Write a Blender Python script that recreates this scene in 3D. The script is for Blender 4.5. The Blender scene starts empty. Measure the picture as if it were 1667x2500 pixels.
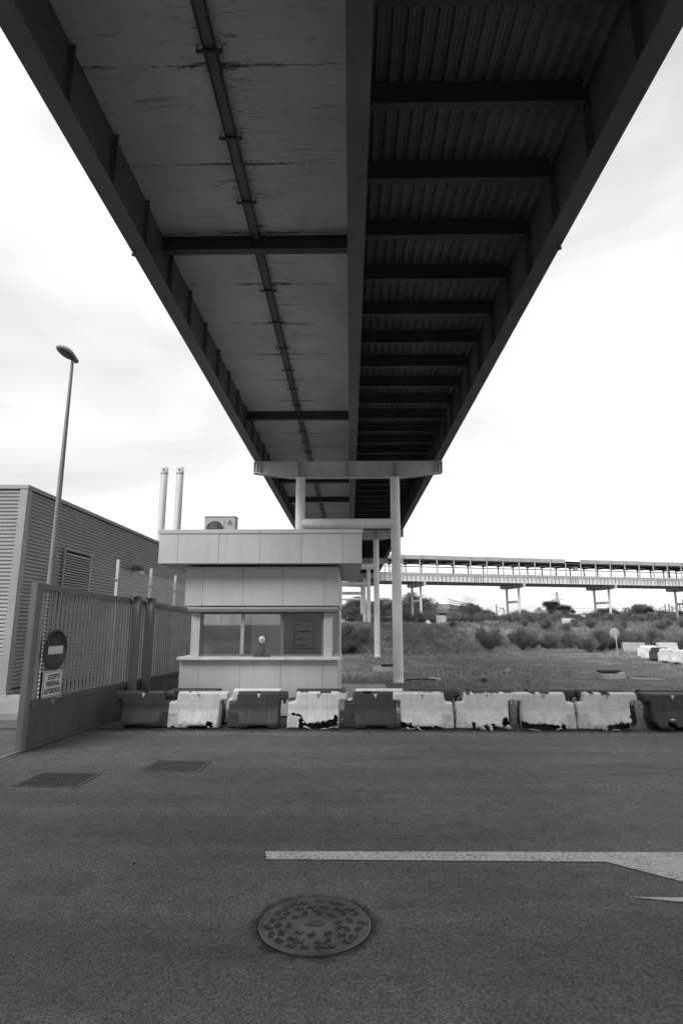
import bpy, math, random
import numpy as np
from mathutils import Vector, Matrix, noise as mnoise

random.seed(7)
RNG = np.random.default_rng(11)
R = math.radians
scene = bpy.context.scene
COL = scene.collection

# ------------------------------------------------------------------ camera
cam_data = bpy.data.cameras.new("camera")
cam_data.sensor_fit = 'VERTICAL'
cam_data.sensor_height = 36.0
cam_data.lens = 1375.0 / 2500.0 * 36.0
cam_data.clip_start = 0.05
cam_data.clip_end = 5000.0
camera = bpy.data.objects.new("camera", cam_data)
camera.location = (0.0, 0.0, 1.75)
camera.rotation_euler = (R(90.0 + 11.31), 0.0, R(0.878))
COL.objects.link(camera)
scene.camera = camera

# ------------------------------------------------------------------ sky (overcast, black-and-white film)
SUN_EL, SUN_AZ = R(42.0), R(218.0)      # azimuth clockwise from +Y (seen from above)
world = bpy.data.worlds.new("World")
scene.world = world
world.use_nodes = True
wn = world.node_tree; wn.nodes.clear()
def wnode(t, **kw):
    n = wn.nodes.new(t)
    for k, v in kw.items(): setattr(n, k, v)
    return n
w_out = wnode('ShaderNodeOutputWorld'); w_bg = wnode('ShaderNodeBackground')
w_sky = wnode('ShaderNodeTexSky', sky_type='NISHITA', sun_disc=False)
w_sky.sun_elevation = SUN_EL; w_sky.sun_rotation = SUN_AZ
w_bw = wnode('ShaderNodeRGBToBW')
w_tc = wnode('ShaderNodeTexCoord')
w_map = wnode('ShaderNodeMapping'); w_map.inputs['Scale'].default_value = (1.0, 1.0, 2.6)
w_noise = wnode('ShaderNodeTexNoise'); w_noise.inputs['Scale'].default_value = 1.35
w_noise.inputs['Detail'].default_value = 7.0; w_noise.inputs['Roughness'].default_value = 0.5
w_noise.inputs['Distortion'].default_value = 0.35
w_ramp = wnode('ShaderNodeMapRange'); w_ramp.inputs['From Min'].default_value = 0.38; w_ramp.inputs['From Max'].default_value = 0.68
w_ramp.inputs['To Min'].default_value = 2.65; w_ramp.inputs['To Max'].default_value = 4.7
w_mix = wnode('ShaderNodeMix', data_type='FLOAT'); w_mix.inputs[0].default_value = 0.86
wn.links.new(w_tc.outputs['Generated'], w_map.inputs['Vector'])
wn.links.new(w_map.outputs['Vector'], w_noise.inputs['Vector'])
wn.links.new(w_noise.outputs['Fac'], w_ramp.inputs['Value'])
wn.links.new(w_sky.outputs['Color'], w_bw.inputs['Color'])
wn.links.new(w_bw.outputs['Val'], w_mix.inputs[2])
wn.links.new(w_ramp.outputs['Result'], w_mix.inputs[3])
wn.links.new(w_mix.outputs[0], w_bg.inputs['Color'])
w_bg.inputs['Strength'].default_value = 0.15
wn.links.new(w_bg.outputs['Background'], w_out.inputs['Surface'])

# ------------------------------------------------------------------ sun behind the cloud
sun_data = bpy.data.lights.new("sun", 'SUN')
sun_data.energy = 1.5
sun_data.angle = R(34.0)
sun_data.color = (1.0, 0.995, 0.985)
sun = bpy.data.objects.new("sun", sun_data)
_sd = Vector((math.sin(SUN_AZ) * math.cos(SUN_EL), math.cos(SUN_AZ) * math.cos(SUN_EL), math.sin(SUN_EL)))
sun.rotation_euler = _sd.to_track_quat('Z', 'Y').to_euler()
sun.location = (-20, -20, 40)
COL.objects.link(sun)

scene.view_settings.view_transform = 'Standard'
scene.view_settings.look = 'None'
scene.view_settings.exposure = 0.88
scene.view_settings.gamma = 1.0
scene.cycles.max_bounces = 6
scene.cycles.diffuse_bounces = 4
scene.cycles.transparent_max_bounces = 12
scene.cycles.use_denoising = True

# ------------------------------------------------------------------ helpers: meshes
class MB:
    """collects geometry; build() links it as ONE mesh object"""
    def __init__(s): s.v = []; s.f = []; s.sm = []
    def add(s, verts, faces, smooth=False):
        o = len(s.v); s.v.extend([tuple(p) for p in verts])
        for f in faces: s.f.append(tuple(i + o for i in f)); s.sm.append(smooth)
        return s
    def box(s, x0, x1, y0, y1, z0, z1, c=0.0):
        if c <= 0:
            v = [(x, y, z) for z in (z0, z1) for y in (y0, y1) for x in (x0, x1)]
            return s.add(v, [(0,2,3,1),(4,5,7,6),(0,1,5,4),(2,6,7,3),(0,4,6,2),(1,3,7,5)])
        c = min(c, (x1-x0)*.49, (y1-y0)*.49, (z1-z0)*.49)
        v = []; idx = {}
        for ix, x in enumerate((x0, x1)):
            for iy, y in enumerate((y0, y1)):
                for iz, z in enumerate((z0, z1)):
                    sx, sy, sz = (1, -1)[ix], (1, -1)[iy], (1, -1)[iz]
                    for ax, p in enumerate(((x, y+sy*c, z+sz*c), (x+sx*c, y, z+sz*c), (x+sx*c, y+sy*c, z))):
                        idx[ix, iy, iz, ax] = len(v); v.append(p)
        f = []
        for i in (0, 1):
            q = [idx[i,0,0,0], idx[i,1,0,0], idx[i,1,1,0], idx[i,0,1,0]]; f.append(q if i else q[::-1])
            q = [idx[0,i,0,1], idx[1,i,0,1], idx[1,i,1,1], idx[0,i,1,1]]; f.append(q[::-1] if i else q)
            q = [idx[0,0,i,2], idx[1,0,i,2], idx[1,1,i,2], idx[0,1,i,2]]; f.append(q if i else q[::-1])
        for a in (0, 1):
            for b in (0, 1):
                q = [idx[a,b,0,0], idx[a,b,1,0], idx[a,b,1,1], idx[a,b,0,1]]; f.append(q[::-1] if a == b else q)
                q = [idx[a,0,b,0], idx[a,1,b,0], idx[a,1,b,2], idx[a,0,b,2]]; f.append(q if a == b else q[::-1])
                q = [idx[0,a,b,1], idx[1,a,b,1], idx[1,a,b,2], idx[0,a,b,2]]; f.append(q[::-1] if a == b else q)
                for d in (0, 1):
                    q = [idx[a,b,d,0], idx[a,b,d,1], idx[a,b,d,2]]; f.append(q if (a+b+d) % 2 else q[::-1])
        return s.add(v, f)
    def tube(s, p0, p1, r0, r1=None, n=10, caps=True, smooth=True):
        r1 = r0 if r1 is None else r1
        p0, p1 = Vector(p0), Vector(p1); d = (p1 - p0).normalized()
        a = d.orthogonal().normalized(); b = d.cross(a)
        v = []
        for p, r in ((p0, r0), (p1, r1)):
            for k in range(n):
                t = 2*math.pi*k/n; v.append(p + (a*math.cos(t) + b*math.sin(t))*r)
        s.add(v, [(k, (k+1) % n, n+(k+1) % n, n+k) for k in range(n)], smooth)
        if caps:
            s.add(v[:n], [tuple(range(n))[::-1]]); s.add(v[n:], [tuple(range(n))])
        return s
    def lathe(s, prof, n=24, cx=0, cy=0, smooth=True):
        v = []
        for r, z in prof:
            for k in range(n):
                t = 2*math.pi*k/n; v.append((cx + r*math.cos(t), cy + r*math.sin(t), z))
        f = []
        for i in range(len(prof)-1):
            for k in range(n): f.append((i*n+k, i*n+(k+1) % n, (i+1)*n+(k+1) % n, (i+1)*n+k))
        return s.add(v, f, smooth)
    def prism(s, poly, h0, h1, axis='y'):
        n = len(poly)
        def P(u, w, h):
            return (u, h, w) if axis == 'y' else ((h, u, w) if axis == 'x' else (u, w, h))
        v = [P(u, w, h0) for u, w in poly] + [P(u, w, h1) for u, w in poly]
        f = [tuple(range(n)), tuple(range(2*n-1, n-1, -1))] + [(k, n+k, n+(k+1) % n, (k+1) % n) for k in range(n)]
        return s.add(v, f)
    def mesh(s, name):
        m = bpy.data.meshes.new(name)
        m.from_pydata(s.v, [], s.f); m.update()
        if any(s.sm): m.polygons.foreach_set('use_smooth', s.sm)
        return m
    def build(s, name, mat, parent=None, loc=(0,0,0), rot=(0,0,0), fix=True, **tags):
        m = s.mesh(name)
        if fix: fixn(m)
        return put(name, m, mat, parent, loc, rot, **tags)

import bmesh
def fixn(m):
    bm = bmesh.new(); bm.from_mesh(m); bmesh.ops.recalc_face_normals(bm, faces=bm.faces); bm.to_mesh(m); bm.free()

def tag(o, label=None, category=None, group=None, kind=None):
    if label: o["label"] = label
    if category: o["category"] = category
    if group: o["group"] = group
    if kind: o["kind"] = kind
    return o
def put(name, mesh, mat, parent=None, loc=(0,0,0), rot=(0,0,0), scale=None, **tags):
    if mat is not None and (len(mesh.materials) == 0): mesh.materials.append(mat)
    o = bpy.data.objects.new(name, mesh)
    o.location = loc; o.rotation_euler = rot
    if scale is not None: o.scale = scale
    if parent is not None: o.parent = parent
    COL.objects.link(o)
    return tag(o, **tags)
def thing(name, loc, label, category, group=None, rotz=0.0):
    o = bpy.data.objects.new(name, None); o.empty_display_size = 0.3
    o.location = loc; o.rotation_euler = (0, 0, rotz); COL.objects.link(o)
    return tag(o, label, category, group)
def copy_tree(o, parent=None):
    c = o.copy(); COL.objects.link(c)
    if parent is not None: c.parent = parent
    for ch in list(o.children): copy_tree(ch, c)
    return c
def arr_mesh(name, V, F, smooth=False):
    """fast mesh from numpy verts and equal-sized faces"""
    V = np.asarray(V, np.float32); F = np.asarray(F, np.int32); k = F.shape[1]
    m = bpy.data.meshes.new(name)
    m.vertices.add(len(V)); m.vertices.foreach_set('co', V.ravel())
    m.loops.add(F.size); m.loops.foreach_set('vertex_index', F.ravel())
    m.polygons.add(len(F)); m.polygons.foreach_set('loop_start', np.arange(0, F.size, k, dtype=np.int32))
    m.polygons.foreach_set('loop_total', np.full(len(F), k, np.int32))
    if smooth: m.polygons.foreach_set('use_smooth', np.ones(len(F), bool))
    m.update(calc_edges=True); m.validate()
    return m

# ------------------------------------------------------------------ helpers: materials (all neutral: black-and-white photograph)
def new_mat(name):
    m = bpy.data.materials.new(name); m.use_nodes = True
    nt = m.node_tree; b = nt.nodes['Principled BSDF']
    return m, nt, b
def N(nt, t, **kw):
    n = nt.nodes.new(t)
    for k, v in kw.items():
        if k in n.inputs: n.inputs[k].default_value = v
        else: setattr(n, k, v)
    return n
def posvec(nt, scale=(1,1,1)):
    g = N(nt, 'ShaderNodeNewGeometry'); mp = N(nt, 'ShaderNodeMapping'); mp.inputs['Scale'].default_value = scale
    nt.links.new(g.outputs['Position'], mp.inputs['Vector']); return mp.outputs['Vector']
def noise_n(nt, vec, scale, detail=4.0, rough=0.55, dist=0.0):
    n = N(nt, 'ShaderNodeTexNoise'); n.inputs['Scale'].default_value = scale; n.inputs['Detail'].default_value = detail
    n.inputs['Roughness'].default_value = rough; n.inputs['Distortion'].default_value = dist
    nt.links.new(vec, n.inputs['Vector']); return n.outputs['Fac']
def mrange(nt, val, a, b, c, d, clamp=True):
    n = N(nt, 'ShaderNodeMapRange', clamp=clamp)
    for k, v in zip(('From Min','From Max','To Min','To Max'), (a,b,c,d)): n.inputs[k].default_value = v
    nt.links.new(val, n.inputs['Value']); return n.outputs['Result']
def mth(nt, op, a, b=None):
    n = N(nt, 'ShaderNodeMath', operation=op)
    for i, x in enumerate((a, b)):
        if x is None: continue
        if isinstance(x, (int, float)): n.inputs[i].default_value = x
        else: nt.links.new(x, n.inputs[i])
    return n.outputs[0]
def fmix(nt, fac, a, b):
    n = N(nt, 'ShaderNodeMix', data_type='FLOAT')
    for i, x in zip((0, 2, 3), (fac, a, b)):
        if isinstance(x, (int, float)): n.inputs[i].default_value = x
        else: nt.links.new(x, n.inputs[i])
    return n.outputs[0]
def bump(nt, b, h, strength=0.3, dist=0.01):
    n = N(nt, 'ShaderNodeBump'); n.inputs['Strength'].default_value = strength; n.inputs['Distance'].default_value = dist
    nt.links.new(h, n.inputs['Height']); nt.links.new(n.outputs['Normal'], b.inputs['Normal'])

def M(name, v, rough=0.6, var=0.12, scale=3.0, fine=0.05, fscale=70.0, streak=0.0, bumps=0.0, bscale=120.0, metal=0.0, spec=0.4,
      spots=0.0, spot_scale=9.0, spot_v=0.05, orand=0.0):
    """painted/metal/concrete: broad patches + fine grain + vertical streaks + dark spots with a shape of their own"""
    m, nt, b = new_mat(name)
    p = posvec(nt)
    a = mrange(nt, noise_n(nt, p, scale, 5.0), 0.3, 0.7, 1.0 - var, 1.0 + var)
    c = mrange(nt, noise_n(nt, p, fscale, 3.0), 0.3, 0.7, 1.0 - fine, 1.0 + fine)
    val = mth(nt, 'MULTIPLY', mth(nt, 'MULTIPLY', a, c), v)
    if orand > 0:
        oi = N(nt, 'ShaderNodeObjectInfo'); val = mth(nt, 'MULTIPLY', val, mrange(nt, oi.outputs['Random'], 0.0, 1.0, 1.0-orand, 1.0+orand))
    if streak > 0:
        sv = posvec(nt, (9.0, 9.0, 0.5))
        st = mrange(nt, noise_n(nt, sv, 1.0, 5.0, 0.6), 0.5, 0.75, 0.0, streak)
        val = fmix(nt, st, val, v * 0.35)
    if spots > 0:
        sp = mrange(nt, noise_n(nt, p, spot_scale, 6.0, 0.65), 0.64, 0.70, 0.0, spots)
        val = fmix(nt, sp, val, spot_v)
    nt.links.new(val, b.inputs['Base Color'])
    rr = mrange(nt, noise_n(nt, p, scale * 3.0, 3.0), 0.3, 0.7, max(0.05, rough - 0.1), min(1.0, rough + 0.1))
    nt.links.new(rr, b.inputs['Roughness'])
    b.inputs['Metallic'].default_value = metal
    b.inputs['Specular IOR Level'].default_value = spec
    if bumps > 0: bump(nt, b, noise_n(nt, p, bscale, 4.0), bumps, 0.004)
    return m

MAT = {}
MAT['col'] = M('painted_column', 0.80, 0.5, 0.08, 1.2, 0.03, streak=0.25)
MAT['cap'] = M('painted_cap_beam', 0.62, 0.5, 0.12, 2.0, 0.04, streak=0.25)
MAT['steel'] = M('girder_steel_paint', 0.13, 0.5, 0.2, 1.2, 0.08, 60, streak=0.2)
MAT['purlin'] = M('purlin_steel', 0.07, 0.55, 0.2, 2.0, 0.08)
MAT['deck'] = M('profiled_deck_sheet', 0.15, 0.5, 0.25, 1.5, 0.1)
MAT['tray'] = M('cable_tray', 0.10, 0.5, 0.2, 3.0, 0.1)
MAT['tray_dark'] = M('cable_tray_rail', 0.03, 0.5, 0.2, 3.0, 0.1)
MAT['panel'] = M('booth_panel', 0.53, 0.55, 0.07, 1.3, 0.05, 160.0, streak=0.14, spots=0.25, spot_scale=5.0, spot_v=0.32, orand=0.05)
MAT['booth_joint'] = M('booth_joint', 0.13, 0.8)
MAT['joint'] = M('joint_dark', 0.03, 0.8)
MAT['stone'] = M('sill_stone', 0.66, 0.6, 0.1, 5.0, 0.06, spots=0.4, spot_scale=14.0, spot_v=0.25)
MAT['frame'] = M('window_frame_alu', 0.20, 0.4, 0.08, 4.0, 0.03, metal=0.3)
MAT['frame_lt'] = M('window_frame_light', 0.42, 0.4, 0.08, 4.0, 0.03, metal=0.2)
MAT['inwall'] = M('inside_plaster', 0.86, 0.8, 0.05, 1.0, 0.03)
MAT['indark'] = M('inside_dark_door', 0.06, 0.6, 0.1, 1.0, 0.03)
MAT['white'] = M('white_enamel', 0.78, 0.4, 0.06, 4.0, 0.02)
MAT['black'] = M('black_plastic', 0.025, 0.5, 0.1, 4.0, 0.02)
MAT['ac'] = M('ac_casing', 0.42, 0.45, 0.05, 4.0, 0.02, spots=0.15, spot_v=0.3)
MAT['ac_dark'] = M('ac_grille', 0.07, 0.5, 0.1, 4.0, 0.02)
MAT['gate'] = M('gate_paint', 0.13, 0.5, 0.14, 1.6, 0.06, streak=0.35, spots=0.35, spot_scale=11.0, spot_v=0.09)
MAT['gate_bar'] = M('gate_bar_paint', 0.34, 0.45, 0.1, 3.0, 0.04)
MAT['gate_post'] = M('gate_post_paint', 0.22, 0.5, 0.12, 1.6, 0.05, streak=0.25)
MAT['gate_mesh'] = M('gate_mesh_wire', 0.13, 0.5, 0.1, 3.0, 0.04)
MAT['net'] = M('fence_net', 0.30, 0.5, 0.1, 3.0)
MAT['sign_dark'] = M('sign_enamel_red_in_monochrome', 0.055, 0.35, 0.12, 5.0, 0.03)
MAT['clad'] = M('corrugated_cladding', 0.34, 0.38, 0.08, 0.8, 0.03, metal=0.35)
MAT['trim'] = M('cladding_trim', 0.34, 0.4, 0.08, 1.0, 0.03, metal=0.2)
MAT['galv'] = M('galvanised_steel', 0.55, 0.4, 0.15, 2.5, 0.06, metal=0.45)
MAT['flue'] = M('flue_stainless', 0.58, 0.42, 0.05, 0.6, 0.02, metal=0.25, streak=0.12)
MAT['pole'] = M('lamp_pole', 0.24, 0.45, 0.1, 2.0, 0.05, metal=0.2)
MAT['concrete'] = M('concrete', 0.36, 0.85, 0.2, 2.5, 0.12, 60, bumps=0.35, spots=0.4, spot_v=0.16)
MAT['conc_lt'] = M('pale_concrete', 0.55, 0.85, 0.15, 2.5, 0.1, 60, bumps=0.3, spots=0.4, spot_v=0.25)
MAT['iron'] = M('cast_iron', 0.15, 0.55, 0.3, 5.0, 0.15, 150.0, metal=0.1, bumps=0.2)
MAT['grate'] = M('grate_iron', 0.10, 0.6, 0.3, 8.0, 0.15)
MAT['iron_mark'] = M('cast_iron_marks', 0.085, 0.6, 0.3, 6.0, 0.15, metal=0.1)
def dirt_mat():
    m, nt, b = new_mat('oily_dirt')
    p = posvec(nt); tc = N(nt, 'ShaderNodeTexCoord'); ln = N(nt, 'ShaderNodeVectorMath', operation='LENGTH'); nt.links.new(tc.outputs['Object'], ln.inputs[0])
    rr = mth(nt, 'ADD', ln.outputs['Value'], mth(nt, 'MULTIPLY', mth(nt, 'SUBTRACT', noise_n(nt, p, 9.0, 5.0, 0.65), 0.5), 0.16))
    fac = mrange(nt, rr, 0.315, 0.40, 0.8, 0.0)
    fac = mth(nt, 'MULTIPLY', fac, mrange(nt, noise_n(nt, p, 45.0, 4.0, 0.7), 0.3, 0.6, 0.5, 1.0))
    b.inputs['Base Color'].default_value = (.018, .018, .018, 1); b.inputs['Roughness'].default_value = .9
    tr = N(nt, 'ShaderNodeBsdfTransparent'); mx = N(nt, 'ShaderNodeMixShader'); nt.links.new(fac, mx.inputs[0])
    nt.links.new(tr.outputs[0], mx.inputs[1]); nt.links.new(b.outputs[0], mx.inputs[2]); nt.links.new(mx.outputs[0], nt.nodes['Material Output'].inputs['Surface'])
    return m
MAT['oily'] = dirt_mat()
MAT['dirt_ring'] = M('dirt_ring', 0.022, 0.9, 0.4, 12.0, 0.2, bumps=0.4)
MAT['bar_dark'] = M('barrier_plastic_faded_red', 0.065, 0.5, 0.22, 3.0, 0.06, spots=0.25, spot_scale=7.0, spot_v=0.14)
MAT['bar_hole_shade'] = M('barrier_hole_shade', 0.03, 0.7)  # near-black colour stands in for the shade inside torn barriers
MAT['walk_lt'] = M('far_walkway_pale_panel', 0.72, 0.55, 0.08, 0.6, 0.03, streak=0.3)
MAT['walk_band'] = M('far_walkway_band', 0.42, 0.55, 0.1, 0.8, 0.03, streak=0.25)
MAT['walk_post'] = M('far_walkway_post', 0.45, 0.5, 0.1, 1.0, 0.03)
MAT['cap_dull'] = M('dull_sign_back', 0.36, 0.6, 0.15, 4.0)
MAT['overpass'] = M('weathered_concrete', 0.24, 0.85, 0.15, 0.6, 0.05)
MAT['wire'] = M('wire', 0.05, 0.6)
MAT['rubber'] = M('dark_debris', 0.02, 0.9, 0.3, 20)
MAT['pebble'] = M('pale_rubble', 0.5, 0.9, 0.25, 8.0, 0.1, bumps=0.3)

def white_barrier_mat():
    m, nt, b = new_mat('barrier_plastic_white')
    p = posvec(nt)
    val = mth(nt, 'MULTIPLY', mrange(nt, noise_n(nt, p, 2.5, 5.0), 0.3, 0.7, 0.86, 1.06), 0.86)
    z = N(nt, 'ShaderNodeSeparateXYZ'); nt.links.new(p, z.inputs[0])
    grime = mth(nt, 'MULTIPLY', mrange(nt, z.outputs['Z'], 0.0, 0.40, 0.65, 0.2), mrange(nt, noise_n(nt, p, 9.0, 6.0, 0.65), 0.42, 0.66, 0.0, 1.0))
    val = fmix(nt, grime, val, 0.26)
    sc = mrange(nt, noise_n(nt, posvec(nt, (4, 4, 60)), 1.0, 4.0, 0.6), 0.66, 0.72, 0.0, 0.35)
    val = fmix(nt, sc, val, 0.3)
    nt.links.new(val, b.inputs['Base Color']); b.inputs['Roughness'].default_value = 0.48
    bump(nt, b, noise_n(nt, p, 14.0, 4.0), 0.12, 0.01)
    return m
MAT['bar_white'] = white_barrier_mat()

def asphalt_mat():
    m, nt, b = new_mat('asphalt')
    p = posvec(nt)
    big = mrange(nt, noise_n(nt, p, 0.45, 5.0, 0.6), 0.3, 0.7, 0.78, 1.18)
    mid = mrange(nt, noise_n(nt, p, 5.0, 5.0, 0.6), 0.3, 0.7, 0.86, 1.12)
    band = mrange(nt, noise_n(nt, posvec(nt, (0.12, 1.6, 1.0)), 1.0, 4.0, 0.6), 0.35, 0.65, 0.84, 1.14)
    vor = N(nt, 'ShaderNodeTexVoronoi'); vor.inputs['Scale'].default_value = 115.0
    nt.links.new(p, vor.inputs['Vector'])
    sep = N(nt, 'ShaderNodeSeparateColor'); nt.links.new(vor.outputs['Color'], sep.inputs[0])
    agg = mrange(nt, sep.outputs[0], 0.0, 1.0, 0.58, 1.46)
    fine = mrange(nt, noise_n(nt, p, 38.0, 4.0, 0.7), 0.3, 0.7, 0.8, 1.2)
    val = mth(nt, 'MULTIPLY', mth(nt, 'MULTIPLY', big, mid), mth(nt, 'MULTIPLY', agg, fine))
    val = mth(nt, 'MULTIPLY', mth(nt, 'MULTIPLY', val, band), 0.17)
    stain = mrange(nt, noise_n(nt, posvec(nt, (0.55, 1.5, 1.0)), 1.3, 6.0, 0.68), 0.56, 0.74, 0.0, 0.5)
    val = fmix(nt, stain, val, 0.04)
    # a worn straight joint that crosses the road
    sx = N(nt, 'ShaderNodeSeparateXYZ'); nt.links.new(p, sx.inputs[0])
    wob = mth(nt, 'ADD', sx.outputs['Y'], mth(nt, 'MULTIPLY', noise_n(nt, p, 1.3, 3.0), 0.08))
    jn = mth(nt, 'ABSOLUTE', mth(nt, 'SUBTRACT', wob, 6.92))
    jf = mth(nt, 'MULTIPLY', mrange(nt, jn, 0.0, 0.012, 0.35, 0.0), mrange(nt, noise_n(nt, p, 3.0), 0.4, 0.6, 0.2, 1.0))
    val = fmix(nt, jf, val, 0.13)
    dirt = mth(nt, 'ABSOLUTE', mth(nt, 'SUBTRACT', mth(nt, 'ADD', sx.outputs['Y'], mth(nt, 'MULTIPLY', noise_n(nt, p, 2.5, 5.0, 0.7), 0.3)), 10.22))
    val = fmix(nt, mrange(nt, dirt, 0.0, 0.22, 0.8, 0.0), val, 0.025)
    dk = mrange(nt, noise_n(nt, p, 21.0, 3.0, 0.5), 0.735, 0.76, 0.0, 0.8)
    val = fmix(nt, dk, val, 0.02)
    nt.links.new(val, b.inputs['Base Color']); b.inputs['Roughness'].default_value = 0.85
    b.inputs['Specular IOR Level'].default_value = 0.25
    bump(nt, b, mth(nt, 'ADD', vor.outputs['Distance'], noise_n(nt, p, 55.0, 4.0)), 0.4, 0.005)
    return m
MAT['asphalt'] = asphalt_mat()

def paint_mat():
    m, nt, b = new_mat('worn_road_paint')
    p = posvec(nt)
    worn = mrange(nt, noise_n(nt, p, 46.0, 7.0, 0.78), 0.47, 0.57, 0.0, 0.95)
    patch = mrange(nt, noise_n(nt, p, 4.0, 4.0, 0.6), 0.40, 0.62, 0.4, 1.0)
    val = fmix(nt, mth(nt, 'MULTIPLY', worn, patch), 0.78, 0.13)
    nt.links.new(val, b.inputs['Base Color']); b.inputs['Roughness'].default_value = 0.8
    bump(nt, b, noise_n(nt, p, 90.0, 4.0), 0.4, 0.004)
    return m
MAT['paint'] = paint_mat()

def soffit_mat():
    m, nt, b = new_mat('stained_soffit')
    p = posvec(nt)
    val = mth(nt, 'MULTIPLY', mrange(nt, noise_n(nt, p, 0.9, 5.0, 0.6), 0.3, 0.7, 0.86, 1.12), 0.55)
    val = mth(nt, 'MULTIPLY', val, mrange(nt, noise_n(nt, p, 90.0, 3.0, 0.6), 0.3, 0.7, 0.93, 1.07))
    wr = noise_n(nt, posvec(nt, (2.2, 1.3, 1.0)), 2.0, 3.0, 0.6, 2.5)
    st = mrange(nt, noise_n(nt, posvec(nt, (1.1, 13.0, 1.0)), 1.0, 6.0, 0.72, 0.6), 0.555, 0.68, 0.0, 0.85)
    pt = mrange(nt, noise_n(nt, p, 0.8, 3.0), 0.45, 0.62, 0.1, 1.0)
    val = fmix(nt, mth(nt, 'MULTIPLY', st, pt), val, 0.12)
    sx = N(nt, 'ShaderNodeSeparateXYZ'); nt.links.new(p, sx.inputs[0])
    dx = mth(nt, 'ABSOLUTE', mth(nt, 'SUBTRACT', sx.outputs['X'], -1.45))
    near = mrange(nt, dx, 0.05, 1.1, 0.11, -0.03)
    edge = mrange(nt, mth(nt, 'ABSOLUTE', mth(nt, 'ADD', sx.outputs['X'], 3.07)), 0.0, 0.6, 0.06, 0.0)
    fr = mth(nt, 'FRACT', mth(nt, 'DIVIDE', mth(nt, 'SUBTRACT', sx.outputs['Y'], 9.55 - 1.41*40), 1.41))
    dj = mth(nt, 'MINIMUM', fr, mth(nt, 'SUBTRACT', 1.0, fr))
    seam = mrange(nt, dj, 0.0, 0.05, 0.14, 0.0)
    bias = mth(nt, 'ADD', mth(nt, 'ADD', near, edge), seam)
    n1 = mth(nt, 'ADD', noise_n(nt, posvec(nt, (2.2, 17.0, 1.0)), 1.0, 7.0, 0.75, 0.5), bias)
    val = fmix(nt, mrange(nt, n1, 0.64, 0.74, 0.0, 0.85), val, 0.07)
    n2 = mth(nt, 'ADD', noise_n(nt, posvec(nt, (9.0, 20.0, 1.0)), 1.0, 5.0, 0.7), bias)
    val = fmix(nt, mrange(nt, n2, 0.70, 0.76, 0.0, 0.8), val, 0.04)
    nt.links.new(val, b.inputs['Base Color']); b.inputs['Roughness'].default_value = 0.7
    bump(nt, b, wr, 0.25, 0.03)
    return m
MAT['soffit'] = soffit_mat()

def ground_mat(name, lo, hi, pale):
    m, nt, b = new_mat(name)
    p = posvec(nt)
    a = noise_n(nt, p, 0.35, 6.0, 0.65); c = noise_n(nt, p, 9.0, 6.0, 0.75)
    val = fmix(nt, mrange(nt, a, 0.3, 0.7, 0.0, 1.0), lo, hi)
    val = mth(nt, 'MULTIPLY', val, mrange(nt, c, 0.25, 0.75, 0.45, 1.6))
    bare = mrange(nt, noise_n(nt, p, 0.22, 6.0, 0.7, 0.4), 0.53, 0.62, 0.0, 0.8)
    val = fmix(nt, bare, val, pale)
    nt.links.new(val, b.inputs['Base Color']); b.inputs['Roughness'].default_value = 0.95
    b.inputs['Specular IOR Level'].default_value = 0.1
    bump(nt, b, mth(nt, 'ADD', c, noise_n(nt, p, 40.0, 4.0, 0.7)), 0.8, 0.06)
    return m
MAT['ground'] = ground_mat('grassy_soil', 0.10, 0.20, 0.32)
MAT['soil'] = ground_mat('sandy_bank', 0.26, 0.38, 0.40)

def leaf_mat(name, v, var=0.45, trans=0.25):
    m, nt, b = new_mat(name)
    oi = N(nt, 'ShaderNodeObjectInfo'); p = posvec(nt)
    f = mrange(nt, noise_n(nt, p, 1.6, 3.0, 0.6), 0.3, 0.7, 1.0 - var, 1.0 + var)
    f2 = mrange(nt, noise_n(nt, p, 25.0, 2.0), 0.3, 0.7, 0.75, 1.25)
    val = mth(nt, 'MULTIPLY', mth(nt, 'MULTIPLY', f, f2), mrange(nt, oi.outputs['Random'], 0.0, 1.0, v*0.75, v*1.3))
    nt.links.new(val, b.inputs['Base Color']); b.inputs['Roughness'].default_value = 0.75
    b.inputs['Specular IOR Level'].default_value = 0.15
    tr = N(nt, 'ShaderNodeBsdfTranslucent'); nt.links.new(val, tr.inputs['Color'])
    mx = N(nt, 'ShaderNodeMixShader'); mx.inputs[0].default_value = trans
    out = nt.nodes['Material Output']
    nt.links.new(b.outputs[0], mx.inputs[1]); nt.links.new(tr.outputs[0], mx.inputs[2]); nt.links.new(mx.outputs[0], out.inputs['Surface'])
    return m
MAT['grass'] = leaf_mat('grass_blades', 0.28, 0.5)
MAT['dry_grass'] = leaf_mat('dry_grass_blades', 0.45, 0.35)
MAT['broom'] = leaf_mat('broom_stems', 0.17, 0.4)
MAT['leaf'] = leaf_mat('tree_leaves', 0.11, 0.45)
MAT['pine'] = leaf_mat('pine_needles', 0.05, 0.4)
MAT['bark'] = M('bark', 0.07, 0.9, 0.3, 8.0, 0.2)

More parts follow.
